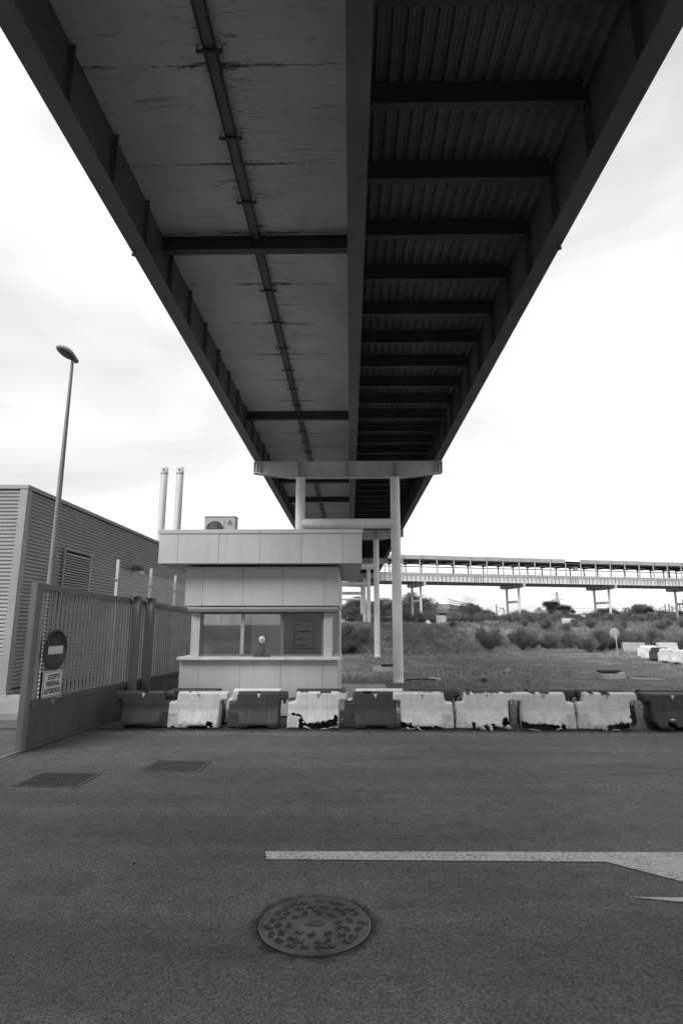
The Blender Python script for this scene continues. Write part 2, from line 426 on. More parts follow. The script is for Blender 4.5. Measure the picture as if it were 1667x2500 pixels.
def glass_mat():
    m, nt, b = new_mat('window_glass')
    nt.nodes.remove(b); out = nt.nodes['Material Output']
    t = N(nt, 'ShaderNodeBsdfTransparent'); t.inputs[0].default_value = (0.86, 0.86, 0.86, 1)
    g = N(nt, 'ShaderNodeBsdfGlossy'); g.inputs['Roughness'].default_value = 0.02; g.inputs['Color'].default_value = (1, 1, 1, 1)
    fr = N(nt, 'ShaderNodeFresnel'); fr.inputs['IOR'].default_value = 1.5
    f = mth(nt, 'ADD', fr.outputs[0], mrange(nt, noise_n(nt, posvec(nt), 2.0), 0.3, 0.7, 0.05, 0.13))
    mx = N(nt, 'ShaderNodeMixShader'); nt.links.new(f, mx.inputs[0])
    nt.links.new(t.outputs[0], mx.inputs[1]); nt.links.new(g.outputs[0], mx.inputs[2]); nt.links.new(mx.outputs[0], out.inputs['Surface'])
    return m
MAT['glass'] = glass_mat()

# ================================================================== THE SETTING
def sstep(t):
    t = np.clip(t, 0, 1); return t*t*(3-2*t)
def vnoise(x, y, s, seed=0.0):
    """cheap smooth noise from sines, vectorised"""
    x = np.asarray(x, float)*s + seed*3.1; y = np.asarray(y, float)*s + seed*1.7
    return (np.sin(x*1.0+1.3*np.sin(y*0.7+seed)) + np.sin(y*1.3+1.1*np.sin(x*0.9+2*seed)) + np.sin((x+y)*0.8+seed*5))/3.0
def terrain(x, y):
    x = np.asarray(x, float); y = np.asarray(y, float)
    foot = np.interp(x, [-30,-12,-8,-6,3,5.5,8,10,12,18,30,60], [60,55,42,33.5,32.8,33.5,36,39.5,43,44,42,40])
    wid = np.interp(x, [-6,5,9,12,18,30], [11,10.5,9,5,7,9])
    t = (y-foot)/wid
    z = 1.70*sstep(t)
    wob = sstep((y-13)/6.0)
    z = z + wob*(0.05*vnoise(x,y,0.5,1.0) + 0.025*vnoise(x,y,1.7,2.0)) + sstep(t*1.5)*0.10*vnoise(x,y,0.35,4.0)*np.exp(-np.clip(y-75,0,None)/30)
    z = z + sstep((y-60)/60)*0.4*sstep((30-x)/60.0)
    z = np.where(y < 11.0, 0.0, z)
    return z - 0.006
def axis_pts(lo, hi, step, far):
    a = list(np.arange(lo, hi+1e-6, step)); s = step; p = hi; q = lo; up = []; dn = []
    while p < far: s *= 1.25; p += s; q -= s; up.append(p); dn.append(q)
    return np.array(dn[::-1] + a + up)
gx = axis_pts(-12, 45, 0.5, 2500); gy = axis_pts(10, 62, 0.4, 2500)
GX, GY = np.meshgrid(gx, gy)
V = np.stack([GX.ravel(), GY.ravel(), terrain(GX, GY).ravel()], 1)
nx, ny = len(gx), len(gy)
I = np.arange(nx*ny).reshape(ny, nx)
F = np.stack([I[:-1,:-1].ravel(), I[:-1,1:].ravel(), I[1:,1:].ravel(), I[1:,:-1].ravel()], 1)
gm = arr_mesh('ground', V, F, True)
gm.materials.append(MAT['ground']); gm.materials.append(MAT['soil'])
cx = (GX[:-1,:-1]+0.25).ravel(); cy = (GY[:-1,:-1]+0.2).ravel()
tz = terrain(cx, cy); ty = terrain(cx, cy+0.6)
soil = ((cx > 7.4+1.0*vnoise(cx,cy,0.9,3)) & (cx < 14.5+1.5*vnoise(cx,cy,0.6,5)) & (tz > 0.55) & (tz < 1.52+0.15*vnoise(cx,cy,1.3,2)) & (cy < 55))
gm.polygons.foreach_set('material_index', soil.astype(np.int32))
put('ground', gm, None, kind='structure')

mb = MB()
mb.add([(-60,-40,0),(60,-40,0),(60,10.98,0),(-60,10.98,0)], [(0,1,2,3)])
mb.add([(-8.2,10.98,0),(-3.36,10.98,0),(-3.36,34,0),(-8.2,34,0)], [(0,1,2,3)])
mb.build('road', MAT['asphalt'], kind='structure')

# pavement and kerb left of the gate
mb = MB(); mb.box(-40, -5.15, 11.14, 13.9, -0.05, 0.13)
pave = mb.build('pavement', MAT['concrete'], kind='structure')
km = MB().box(-0.495, 0.495, 0, 0.148, -0.05, 0.135, 0.012).mesh('kerb_stone'); fixn(km)
for k in range(14):
    put('kerb_stone', km, MAT['concrete'], pave, (-5.65 - k*1.0, 10.99, 0))
# concrete apron round the booth, with slabs
apr = MB().box(-0.34, 1.02, 12.0, 17.25, -0.05, 0.012).build('apron', MAT['concrete'], kind='structure')
sm = MB().box(-0.33, 0.33, -0.64, 0.64, 0.012, 0.045, 0.006).mesh('slab'); fixn(sm)
for i in range(2):
    for j in range(4):
        put('slab', sm, MAT['concrete'], apr, (0.0 + i*0.675, 12.66 + j*1.295, 0), (0, 0, R(random.uniform(-.3,.3))))

# road markings: one stroke that widens into a wedge, and a second wedge
mb = MB()
mb.add([(-0.672,4.853,.005),(-0.640,4.700,.005),(1.914,4.690,.005),(2.30,4.356,.005),(3.4,3.42,.005),(3.75,4.06,.005),(3.75,4.892,.005)], [(0,1,2,6),(2,3,4,5,6)])
mb.build('painted_line', MAT['paint'], kind='structure')
MB().add([(1.83,4.132,.005),(2.13,4.066,.005),(2.62,3.955,.005),(2.62,4.13,.005),(2.16,4.131,.005)], [(0,1,2,3,4)]).build('painted_wedge', MAT['paint'], kind='structure')

# dust, grit and torn plastic bits on the road: nobody could count them
gv = []; gf = []
def add_pebble(x, y, z, r):
    o = len(gv)
    for k in range(4):
        a = k*math.pi/2 + random.random(); q = r*random.uniform(.7,1.2)
        gv.append((x+q*math.cos(a), y+q*math.sin(a), z))
    gv.append((x+random.uniform(-.3,.3)*r, y, z+r*random.uniform(.5,1.0)))
    for k in range(4): gf.append((o+k, o+(k+1) % 4, o+4))
for k in range(110):
    x = random.uniform(-5, 6); y = random.choice([random.uniform(5, 9.9), random.uniform(2.2, 9.9), random.uniform(9.3, 10.0)])
    add_pebble(x, y, 0.001, random.choice([.006,.008,.01,.014]))
for k in range(420):
    add_pebble(random.uniform(-4.2, 6.5), random.uniform(9.80, 10.06), 0.001, random.choice([.006,.01,.016]))
pm = arr_mesh('road_grit', gv, gf); put('road_grit', pm, MAT['rubber'], kind='stuff')
gv = []; gf = []
for k in range(26): add_pebble(random.uniform(-4.2, 6.0), random.uniform(9.7, 10.05), 0.001, random.choice([.006,.01,.014]))
pm = arr_mesh('plastic_crumbs', gv, gf); put('plastic_crumbs', pm, MAT['pebble'], kind='stuff')

# ================================================================== RAISED WALKWAY OVERHEAD
PIER_Y = [18.38 + 14.07*k for k in range(5)]
Y0, Y1 = -5.98, 71.0
walk = thing('elevated_walkway', (0, 0, 0), 'dark steel elevated walkway passing overhead above the small booth', 'walkway')
def girder(x, name='girder'):
    mb = MB()
    mb.box(x-.125, x+.125, Y0, Y1, 7.16, 7.182)
    mb.box(x-.008, x+.008, Y0, Y1, 7.182, 8.30)
    mb.box(x-.125, x+.125, Y0, Y1, 8.30, 8.322)
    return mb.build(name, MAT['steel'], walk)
XL, XM, XR = -3.085, 0.10, 2.955
gL, gM, gR = girder(XL), girder(XM), girder(XR)
PURL = [9.25 + 1.1725*k for k in range(-19, 52)]
st_r = MB().box(-.112, -.008, -.006, .006, 7.182, 8.30).mesh('stiffener')
st_l = MB().box(.008, .075, -.006, .006, 7.182, 8.30).mesh('stiffener')
for y in PURL:
    if y > Y1-.2 or y < 0: continue
    put('stiffener', st_r, MAT['steel'], gR, (XR, y+0.09, 0))
    put('stiffener', st_l, MAT['steel'], gL, (XL, y+0.5, 0))
# bolts / small drains on the bottom flanges
dm = MB().tube((0,0,-.05),(0,0,.0),.022,n=8).tube((0,0,-.075),(0,0,-.05),.035,n=8).mesh('drain_stub')
for x, y in ((XL-.085, 7.35), (XR+.085, 7.30), (XL-.085, 21.4), (XR+.085, 21.4)):
    put('drain_stub', dm, MAT['steel'], walk, (x, y, 7.162))
# right bay: joists and profiled deck sheet
jm = MB(); jm.box(XM+.01, XR-.12, -.05, .05, 7.90, 7.912); jm.box(XM+.01, XR-.12, -.004, .004, 7.912, 8.186); jm.box(XM+.01, XR-.12, -.05, .05, 8.186, 8.198)
jm = jm.mesh('joist')
for y in PURL:
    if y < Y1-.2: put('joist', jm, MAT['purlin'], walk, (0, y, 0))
prof = []; p = 0.166; x = XM + .01
while x + p < XR - .01:
    prof += [(x, 8.255), (x+.030, 8.255), (x+.046, 8.200), (x+.075, 8.200), (x+.08, 8.206), (x+.085, 8.2), (x+.120, 8.200), (x+.136, 8.255)]
    x += p
prof.append((XR-.01, 8.255))
n = len(prof)
mb = MB().add([(a, Y0, b) for a, b in prof] + [(a, Y1, b) for a, b in prof], [(k, k+1, n+k+1, n+k) for k in range(n-1)])
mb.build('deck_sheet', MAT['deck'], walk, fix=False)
# left bay: stained soffit panels with open joints, cross beams, cable tray
PP = 1.41
k0 = int((Y0-9.55)//PP)+1; k1 = int((Y1-9.55)//PP)
XT = -1.535
for xi, (xa, xb) in enumerate(((XL+.012, XT-.004), (XT+.004, XM-.012))):
    pmesh = MB().box(xa, xb, 0.003, PP-.003, 8.05, 8.09).mesh('soffit_panel')
    for k in range(k0, k1):
        put('soffit_panel', pmesh, MAT['soffit'], walk, (0, 9.55+k*PP, random.uniform(-.002,.002)))
MB().box(XL+.01, XM-.01, Y0, Y1, 8.12, 8.125).build('soffit_backing', MAT['joint'], walk)
bm_ = MB(); bm_.box(XL+.009, XM-.009, -.07, .07, 7.80, 7.815); bm_.box(XL+.009, XM-.009, -.005, .005, 7.815, 8.03); bm_.box(XL+.009, XM-.009, -.07, .07, 8.03, 8.046)
for q in (XL+.12, XT, XM-.12): bm_.box(q-.1, q+.1, -.085, .085, 8.0, 8.029)
bm_ = bm_.mesh('cross_beam')
for y in (0.5, 8.27, 16.06, 23.74, 27.67, 36.9, 41.7, 51.0, 55.8, 65.0, 69.8): put('cross_beam', bm_, MAT['purlin'], walk, (0, y, 0))
tray = MB().box(XT-.05, XT+.05, Y0, Y1, 7.985, 8.0).build('cable_tray', MAT['tray'], walk)
for sx in (-.062, .062): MB().box(XT+sx-.011, XT+sx+.011, Y0, Y1, 7.975, 8.03).build('tray_rail', MAT['tray_dark'], tray)
hm = MB().box(-.15, .15, -.02, .02, 7.955, 7.972).tube((-.14,0,7.972),(-.14,0,8.05),.006,n=6).tube((.14,0,7.972),(.14,0,8.05),.006,n=6).mesh('hanger')
for k in range(-13, 54): put('hanger', hm, MAT['tray_dark'], tray, (XT, 8.5+1.14*k, 0))
# deck slab, parapets and roof above (seen on the far branch of the same walkway)
MB().box(XL-.1, XR+.1, Y0, Y1, 8.324, 8.44).build('deck_slab', MAT['concrete'], walk)
for x in (XL, XR):
    MB().box(x-.06, x+.06, Y0, Y1, 8.442, 8.52).build('parapet_band', MAT['walk_band'], walk)
    MB().box(x-.10, x+.10, Y0, Y1, 9.98, 10.55).build('roof_fascia', MAT['walk_band'], walk)
MB().box(XL-.09, XR+.09, Y0, Y1, 10.3, 10.36).build('roof', MAT['steel'], walk)
wp = MB().box(-.06, .06, -.06, .06, 8.52, 9.98).mesh('post')
for k in range(36):
    y = Y0 + .3 + 2.345*k
    if y < Y1:
        for x in (XL, XR): put('post', wp, MAT['walk_post'], walk, (x, y, 0))

# ------------------------------------------------------------------ piers
XC = (-1.655, 1.505); XMID = (XC[0]+XC[1])/2
def make_pier(loc, rotz, zb, label, brace_z=5.03):
    t = thing('steel_pier', (loc[0], loc[1], zb), label, 'pier', 'steel piers carrying the raised walkways', rotz)
    h = 6.60 - zb
    cm = MB().lathe([(.0,.0),(.21,0),(.21,.02),(.160,.022),(.158,.2),(.157,h)], 28).mesh('column')
    for x in XC: put('column', cm, MAT['col'], t, (x-XMID, 0, 0))
    # horizontal tube with rounded ends
    r = .168; z = brace_z - zb; x0 = XC[0]-XMID; x1 = XC[1]-XMID
    prof = [(0.0, x0-.04)] + [(r*math.sin(a), x0+.14-.18*math.cos(a)) for a in (R(25),R(50),R(75))] + [(r, x0+.16),(r, x1-.16)] + [(r*math.sin(a), x1-.14+.18*math.cos(a)) for a in (R(75),R(50),R(25))] + [(0.0, x1+.04)]
    b = MB().lathe(prof, 24)
    b.v = [(q[2], q[0], q[1]+z) for q in b.v]
    b.build('cross_tube', MAT['col'], t)
    # cap beam: I section with tapered ends
    xl, xr = -3.24-XMID, 3.10-XMID; k0, k1 = -2.0-XMID, 1.85-XMID
    c = MB()
    poly = [(xl, 7.125), (xl, 6.775), (k0, 6.62), (k1, 6.62), (xr, 6.775), (xr, 7.125)]
    c.prism([(a, b-zb) for a, b in poly], -.011, .011)
    c.box(xl, xr, -.14, .14, 7.125-zb, 7.15-zb)
    for (a, b), (a2, b2) in (((xl, 6.775), (k0, 6.62)), ((k0, 6.62), (k1, 6.62)), ((k1, 6.62), (xr, 6.775))):
        c.prism([(a, b-.022-zb), (a2, b2-.022-zb), (a2, b2-zb), (a, b-zb)], -.14, .14)
    cap = c.build('cap_beam', MAT['cap'], t)
    for x in (xl+.008, xl+.11, xl+.22, -1.58-.08, -1.58+.08, -.08, .08, 1.58-.08, 1.58+.08, xr-.22, xr-.11, xr-.008):
        zlo = 6.775 - (x-xl)/(k0-xl)*.155 if x < k0 else (6.62 if x < k1 else 6.62+(x-k1)/(xr-k1)*.155)
        for s in (-1, 1):
            y0, y1 = (.0115, .132) if s > 0 else (-.132, -.0115)
            MB().box(x-.006, x+.006, y0, y1, zlo+.001-zb, 7.124-zb).build('stiffener', MAT['cap'], cap)
    return t
pier_lab = ['tall pale steel pier of two tubes rising right behind the booth', 'second steel pier behind the booth, at the foot of the grassy mound',
            'third steel pier of the overhead walkway, standing on the mound crest', 'fourth steel pier of the overhead walkway, beyond the mound crest', 'farthest steel pier of the overhead walkway, near the crossing walkway']
for k, y in enumerate(PIER_Y):
    zb = min(float(terrain(XC[0], y)), float(terrain(XC[1], y))) - .02
    make_pier((XMID, y), 0, zb, pier_lab[k])

# ================================================================== FAR WALKWAY (same system, crossing behind)
FA = R(14.0)
fdir = Vector((math.cos(FA), math.sin(FA), 0)); fn = Vector((-math.sin(FA), math.cos(FA), 0))
PA_near = Vector((9.13, 73.9, 0))                      # near column of the first pier
def make_far():
    # local frame: x along the walkway, y across (towards the back); origin above the first pier's centre line
    org = PA_near + fn*1.58
    t = thing('covered_walkway', (org.x, org.y, 0), 'long pale covered footbridge on stilts crossing behind the scrub', 'walkway', rotz=FA)
    BAY = 14.07/6
    L0, L1 = -2.5*BAY - 1.2*BAY, 27*BAY
    yF, yB = -3.03, 3.03
    for y in (yF, yB, 0.0):
        g = MB(); g.box(L0, L1, y-.125, y+.125, 7.16, 7.2); g.box(L0, L1, y-.01, y+.01, 7.2, 7.92)
        g.build('girder', MAT['walk_lt'], t)
    MB().box(L0, L1, yF+.03, yB-.03, 7.62, 7.72).build('deck', MAT['steel'], t)
    jm = MB().box(-.06, .06, yF+.02, yB-.02, 7.3, 7.6).mesh('joist')
    for k in range(-7, 54): put('joist', jm, MAT['purlin'], t, (k*BAY/2+.3, 0, 0))
    postm = MB().box(-.065, .065, -.05, .05, 7.2, 9.98, .012).mesh('post'); fixn(postm)
    backpost = MB().box(-.06, .06, -.05, .05, 7.9, 9.98).mesh('post')
    bandm = MB().box(.075, BAY-.075, -.07, .07, 7.94, 8.27, .015).mesh('parapet_band'); fixn(bandm)
    fasm = MB().box(.012, BAY-.012, -.08, .08, 10.0, 10.53, .02).mesh('fascia_panel'); fixn(fasm)
    stm = MB().box(-.018, .018, -.07, 0.0, 7.2, 7.93).mesh('web_stiffener')
    brk = MB().tube((.12, -.09, 10.33), (.28, -.17, 10.27), .025, n=6).mesh('drip_spout')
    roofm = MB(); roofm.add([(.01, yF+.1, 10.22), (BAY-.01, yF+.1, 10.22), (BAY-.01, 0, 10.02), (.01, 0, 10.02), (BAY-.01, yB-.1, 10.22), (.01, yB-.1, 10.22)], [(0,1,2,3), (3,2,4,5)])
    roofm.add([(.01, yF+.1, 10.25), (BAY-.01, yF+.1, 10.25), (BAY-.01, 0, 10.05), (.01, 0, 10.05), (BAY-.01, yB-.1, 10.25), (.01, yB-.1, 10.25)], [(3,2,1,0), (5,4,2,3)])
    roofm = roofm.mesh('roof_sheet')
    rbm = MB().box(-.05, .05, yF+.1, yB-.1, 9.82, 10.01).mesh('roof_beam')
    MB().box(L0, L1, yF-.02, yF+.04, 9.86, 9.99).build('eaves_rail', MAT['purlin'], t)
    missing = {8, 17}
    for k in range(-4, 26):
        x = k*BAY + .75*BAY
        put('post', postm, MAT['walk_post'], t, (x, yF-.055, 0)); put('post', backpost, MAT['purlin'], t, (x+.25, yB, 0))
        put('parapet_band', bandm, MAT['walk_band'], t, (x, yF-.03, 0)); put('parapet_band', bandm, MAT['walk_band'], t, (x+.25, yB+.03, 0))
        if k not in missing:
            put('fascia_panel', fasm, MAT['walk_band'], t, (x, yF-.03, random.uniform(-.012,.012)))
        put('roof_sheet', roofm, MAT['purlin'], t, (x, 0, 0))
        put('roof_beam', rbm, MAT['purlin'], t, (x, 0, 0))
        put('fascia_panel', fasm, MAT['walk_band'], t, (x+.25, yB+.03, 0))
        put('drip_spout', brk, MAT['steel'], t, (x, yF-.03, 0))
        if k == 17: put('post', MB().box(-.17, .17, -.09, .09, 7.95, 10.1).mesh('post'), MAT['steel'], t, (x+.5*BAY, yB, 0))
        for q in (.26, .5, .74) if k % 6 != 2 else (.2, .3, .42, .58, .74):
            put('web_stiffener', stm, MAT['steel'], t, (x+q*BAY, yF-.012, 0))
    # top rails of the open sides, broken handrail wires
    MB().box(L0, L1, yB-.05, yB+.05, 9.62, 9.72).build('top_rail', MAT['purlin'], t)
    hr = MB()
    for k in range(-4, 25):
        for y in (yF+.25, yB-.25):
            a = random.uniform(8.48, 8.6); b = random.uniform(8.48, 8.6)
            hr.tube((k*BAY, y, a), ((k+1)*BAY, y, b), .016, n=5, caps=False)
            hr.tube((k*BAY+.3, y, 8.2), (k*BAY+.3+random.uniform(-.05,.05), y, 8.68), .02, n=5)
    hr.build('handrail', MAT['wire'], t)
    bx = MB().box(-.62, .1, -.06, .06, 9.05, 9.62, .02); fixsign = bx.build('display_box', MAT['frame'], t, (9*BAY+.70*BAY-.1, yF+.5, 0))
    MB().box(-.40, .06, -.075, -.062, 9.12, 9.55).build('display_face', MAT['walk_band'], fixsign)
    return t
far = make_far()
far_lab = ['steel pier under the footbridge beside the low pale wall panels', 'steel pier under the footbridge between broom scrub and a thin mast',
           'steel pier under the footbridge beside the two round pines', 'steel pier under the footbridge next to the cluster of catenary masts']
for k in range(4):
    p = PA_near + fdir*14.07*k + fn*1.58
    near = PA_near + fdir*14.07*k; back = near + fn*3.16
    zb = min(float(terrain(near.x, near.y)), float(terrain(back.x, back.y))) - .05
    make_pier((p.x, p.y), FA+math.pi/2, zb, far_lab[k], 4.80)

# ================================================================== added unseen canopy and core behind the camera, shading near road and deck
stn = thing('shade_canopy', (0, -6.0, 0), 'added unseen canopy and core that shade the road and walkway near the camera', 'canopy')
MB().box(-3.2, 3.2, -1.0, 2.6, 0, 7.1).build('shade_core', MAT['trim'], stn)
MB().box(-17, -3.4, -1.0, 8.7, 7.25, 7.9, .02).build('shade_slab', MAT['purlin'], stn)
MB().box(3.3, 17, -1.0, 8.7, 7.25, 7.9, .02).build('shade_slab', MAT['purlin'], stn)
cm_ = MB().tube((0,0,0),(0,0,7.249),.16,n=16).mesh('column')  # posts of the added shade canopy
for x in (-15.8, 15.8):
    for y in (0.0, 4.5): put('column', cm_, MAT['col'], stn, (x, y, 0))

# ================================================================== BOOTH
booth = thing('guard_booth', (-1.79, 11.36, 0), 'small flat-roofed guard booth clad in pale square panels with a wide window', 'booth')
BX, BY = -1.79, 11.36
def bb(name, mat, x0, x1, y0, y1, z0, z1, c=0.0, parent=booth, **k):
    return MB().box(x0-BX, x1-BX, y0-BY, y1-BY, z0, z1, c).build(name, MAT[mat], parent, **k)
BYB = 15.45        # rear
# lower wall core + panels
base = bb('lower_wall', 'booth_joint', -3.325, -0.26, 11.38, BYB, 0.0, 1.07)
def panels_front(parent, joints, y, z0, z1, th=.022):
    for a, b in zip(joints[:-1], joints[1:]):
        bb('cladding_panel', 'panel', a+.002, b-.002, y-th+random.uniform(-.0015,.0015), y, z0, z1, .003, parent)
def panels_side(parent, x, ys, z0, z1, sgn, th=.022):
    for a, b in zip(ys[:-1], ys[1:]):
        xa, xb = (x, x+th) if sgn > 0 else (x-th, x)
        bb('cladding_panel', 'panel', xa, xb, a+.002, b-.002, z0, z1, .003, parent)
ys_base = [11.385, 11.9, 12.7, 13.5, 14.3, 15.1, BYB]
panels_front(base, [-3.344, -2.968, -2.156, -1.357, -.548, -.243], 11.378, .03, 1.062)
panels_side(base, -.262, ys_base, .03, 1.062, 1); panels_side(base, -3.322, ys_base, .03, 1.062, -1)
# stone sill in four lengths
for a, b in ((-3.37, -2.29), (-2.288, -1.245), (-1.243, -.185)):
    bb('sill_stone', 'stone', a, b, 11.24, 11.62, 1.072, 1.132, .006)
bb('sill_stone', 'stone', -.40, -.185, 11.622, 12.72, 1.072, 1.132, .006)
bb('sill_stone', 'stone', -3.37, -3.15, 11.622, 12.72, 1.072, 1.132, .006)
# solid rear part of the window storey
rear = bb('rear_wall', 'panel', -3.32, -0.245, 13.9, BYB, 1.075, 2.12)
bb('side_pier', 'panel', -.36, -.245, 12.72, 13.898, 1.075, 2.12); bb('side_pier', 'panel', -3.32, -3.205, 12.72, 13.898, 1.075, 2.117)
# corner pilasters
for a, b in ((-3.162, -2.988), (-.531, -.357)):
    bb('pilaster', 'panel', a, b, 11.40, 11.54, 1.1325, 2.045, .004)
# head / blind box above the window
lin = bb('window_head', 'frame', -3.20, -.27, 11.27, 11.62, 1.995, 2.045, .006)
bb('head_cover', 'frame_lt', -3.23, -.245, 11.30, 11.60, 2.047, 2.092, .006, lin)
# window: frame, sliding sashes, panes
win = bb('window_frame', 'frame', -2.987, -.532, 11.45, 11.53, 1.133, 1.175)
bb('frame_head', 'frame', -2.987, -.532, 11.45, 11.53, 1.955, 1.994, 0, win)
for a, b in ((-2.986, -2.945), (-.575, -.5325)): bb('frame_stile', 'frame', a, b, 11.45, 11.53, 1.1755, 1.9545, 0, win)
bb('sash_stile', 'frame_lt', -2.185, -2.115, 11.458, 11.488, 1.176, 1.954, .003, win)
bb('sash_stile', 'frame', -1.385, -1.325, 11.458, 11.488, 1.176, 1.954, .003, win)
bb('sash_stile', 'frame', -2.62, -2.585, 11.495, 11.52, 1.176, 1.954, .003, win)
for a, b, y in ((-2.944, -2.186, 11.470), (-2.114, -1.386, 11.470), (-1.324, -.576, 11.470), (-2.944, -2.186, 11.507)):
    bb('pane', 'glass', a, b, y, y+.004, 1.176, 1.954, 0, win)
for x in (-.372, -3.155):
    sw = bb('side_window', 'glass', x, x+.004, 11.545, 12.715, 1.176, 1.954)
    bb('side_frame', 'frame', x-.02, x+.024, 11.545, 12.715, 1.133, 1.1755, 0, sw); bb('side_frame', 'frame', x-.02, x+.024, 11.545, 12.715, 1.9545, 1.994, 0, sw)
# inside: floor, back wall, doorway, notice board
ins = bb('inside_back_wall', 'inwall', -2.12, -.361, 12.35, 12.40, 1.135, 2.118)
bb('inside_doorway', 'indark', -2.36, -2.122, 12.55, 12.6, 1.135, 2.118)
bb('inside_cupboard', 'frame', -3.20, -2.362, 12.35, 12.5, 1.135, 2.118)
bb('counter', 'inwall', -3.15, -.373, 11.53, 12.1, 1.11, 1.131)
nb = bb('notice_board', 'frame_lt', -1.20, -.77, 12.30, 12.348, 1.25, 1.84, .004)
bb('board_face', 'white', -1.17, -.80, 12.292, 12.299, 1.28, 1.81, 0, nb)
for z, a, b in ((1.74, -1.13, -1.03), (1.59, -1.14, -.84), (1.43, -1.14, -1.02), (1.30, -1.14, -.93)):
    bb('board_slot', 'indark', a, b, 12.286, 12.291, z, z+.028, 0, nb)
# upper band
up = bb('upper_wall', 'booth_joint', -3.275, -.245, 11.342, BYB, 2.135, 2.90)
panels_front(up, [-3.297, -2.948, -2.143, -1.336, -.529, -.222], 11.340, 2.118, 2.895)
panels_side(up, -.244, ys_base, 2.118, 2.895, 1); panels_side(up, -3.276, ys_base, 2.118, 2.895, -1)
bb('upper_soffit', 'panel', -3.28, -.24, 11.345, 13.9, 2.121, 2.134, 0, up)
# overhanging roof
rf = bb('roof', 'panel', -3.715, .205, 10.93, 15.86, 2.935, 3.50)
rj = [-3.742, -3.366, -2.562, -1.756, -.945, -.144, .233]
panels_front(rf, rj, 10.928, 2.918, 3.50)
ry = [10.935, 11.3, 12.1, 12.9, 13.7, 14.5, 15.3, 15.88]
panels_side(rf, .207, ry, 2.918, 3.50, 1); panels_side(rf, -3.717, ry, 2.918, 3.50, -1)
for a, b in ((-3.765, -1.75), (-1.747, .252)):
    bb('roof_capping', 'panel', a, b, 10.89, 11.1, 3.503, 3.588, .006, rf)
bb('roof_capping', 'panel', .05, .252, 11.102, 15.9, 3.503, 3.588, .006, rf); bb('roof_capping', 'panel', -3.765, -3.56, 11.102, 15.9, 3.503, 3.588, .006, rf)
bb('roof_gravel', 'concrete', -3.56, .05, 11.1, 15.87, 3.501, 3.53, 0, rf)
bb('rear_step', 'concrete', -.23, -.12, 15.3, 15.8, 0.0, .16, .01)

# microphone on the counter inside the glass
mic = thing('desk_microphone', (-1.735, 11.36, 1.133), 'round silver disc on a bent wire stand at the booth window', 'intercom')
MB().box(-.16, .16, -.06, .06, 0, .025, .008).build('foot', MAT['black'], mic)
MB().tube((-.02,0,.02),(-.045,0,.16),.005,n=6).tube((-.045,0,.16),(-.03,-.01,.27),.005,n=6).tube((.02,0,.02),(.035,0,.14),.005,n=6).tube((.035,0,.14),(.0,-.01,.28),.005,n=6).build('wire_stand', MAT['black'], mic)
d = MB().lathe([(0,.03),(.012,.03),(.014,.012),(.05,.02),(.063,.014),(.066,.0),(.05,-.012),(0,-.014)], 24)
d.v = [(x, -z-.02-.25*y, y+.33) for x, y, z in d.v]; d.build('disc', MAT['white'], mic)
k_ = MB().lathe([(0,.004),(.014,.004),(.014,0)], 12); k_.v = [(x, -z-.052, y+.33) for x, y, z in k_.v]; k_.build('disc_centre', MAT['black'], mic)
MB().tube((-.12,0,.025),(-.12,0,.05),.014,n=8).build('switch', MAT['black'], mic)

# air conditioner on the booth roof
ac = thing('air_conditioner', (-3.0, 12.9, 3.53), 'white air conditioning outdoor unit with round fan on the booth roof', 'air conditioner')
MB().box(-.36, .36, -.14, .16, .06, .66, .015).build('casing', MAT['ac'], ac)
MB().box(-.375, .375, -.15, .175, .662, .685, .008).build('lid', MAT['ac'], ac)
MB().box(-.33, .10, -.152, -.141, .10, .63, .004).build('grille_plate', MAT['ac'], ac)
f = MB().lathe([(0,0),(.2,0),(.2,.01),(0,.01)], 32); f.v = [(x-.115, -.153-z, y+.365) for x, y, z in f.v]; fan = f.build('fan_opening', MAT['ac_dark'], ac)
for r in (.05,.085,.12,.155,.19):
    tv = MB()
    for k in range(24):
        a, b = 2*math.pi*k/24, 2*math.pi*(k+1)/24
        tv.tube((-.115+r*math.cos(a), -.168, .365+r*math.sin(a)), (-.115+r*math.cos(b), -.168, .365+r*math.sin(b)), .003, n=5, caps=False)
    tv.build('guard_ring', MAT['frame'], fan)
for k in range(7):
    z = .21 + k*.05; w = math.sqrt(max(0, .2**2-(z-.365)**2)); MB().box(-.115-w, -.115+w, -.166, -.160, z-.003, z+.003).build('guard_bar', MAT['frame'], fan)
em = MB()
for cx_, cz_, a0 in ((.235, .575, 90), (.235-.027, .528, 210), (.235+.027, .528, 330)):
    a = R(a0); u = (math.cos(a)*.031, math.sin(a)*.031); w = (-math.sin(a)*.018, math.cos(a)*.018)
    em.add([(cx_+u[0], -.144, cz_+u[1]), (cx_+w[0], -.144, cz_+w[1]), (cx_-u[0], -.144, cz_-u[1]), (cx_-w[0], -.144, cz_-w[1])], [(0,1,2,3)])
em.build('emblem', MAT['black'], ac)
MB().box(.17, .30, -.1435, -.1415, .478, .492).build('lettering_strip', MAT['black'], ac)
for x in (-.28, .28): MB().box(x-.03, x+.03, -.16, .18, 0, .058).build('foot', MAT['frame'], ac)

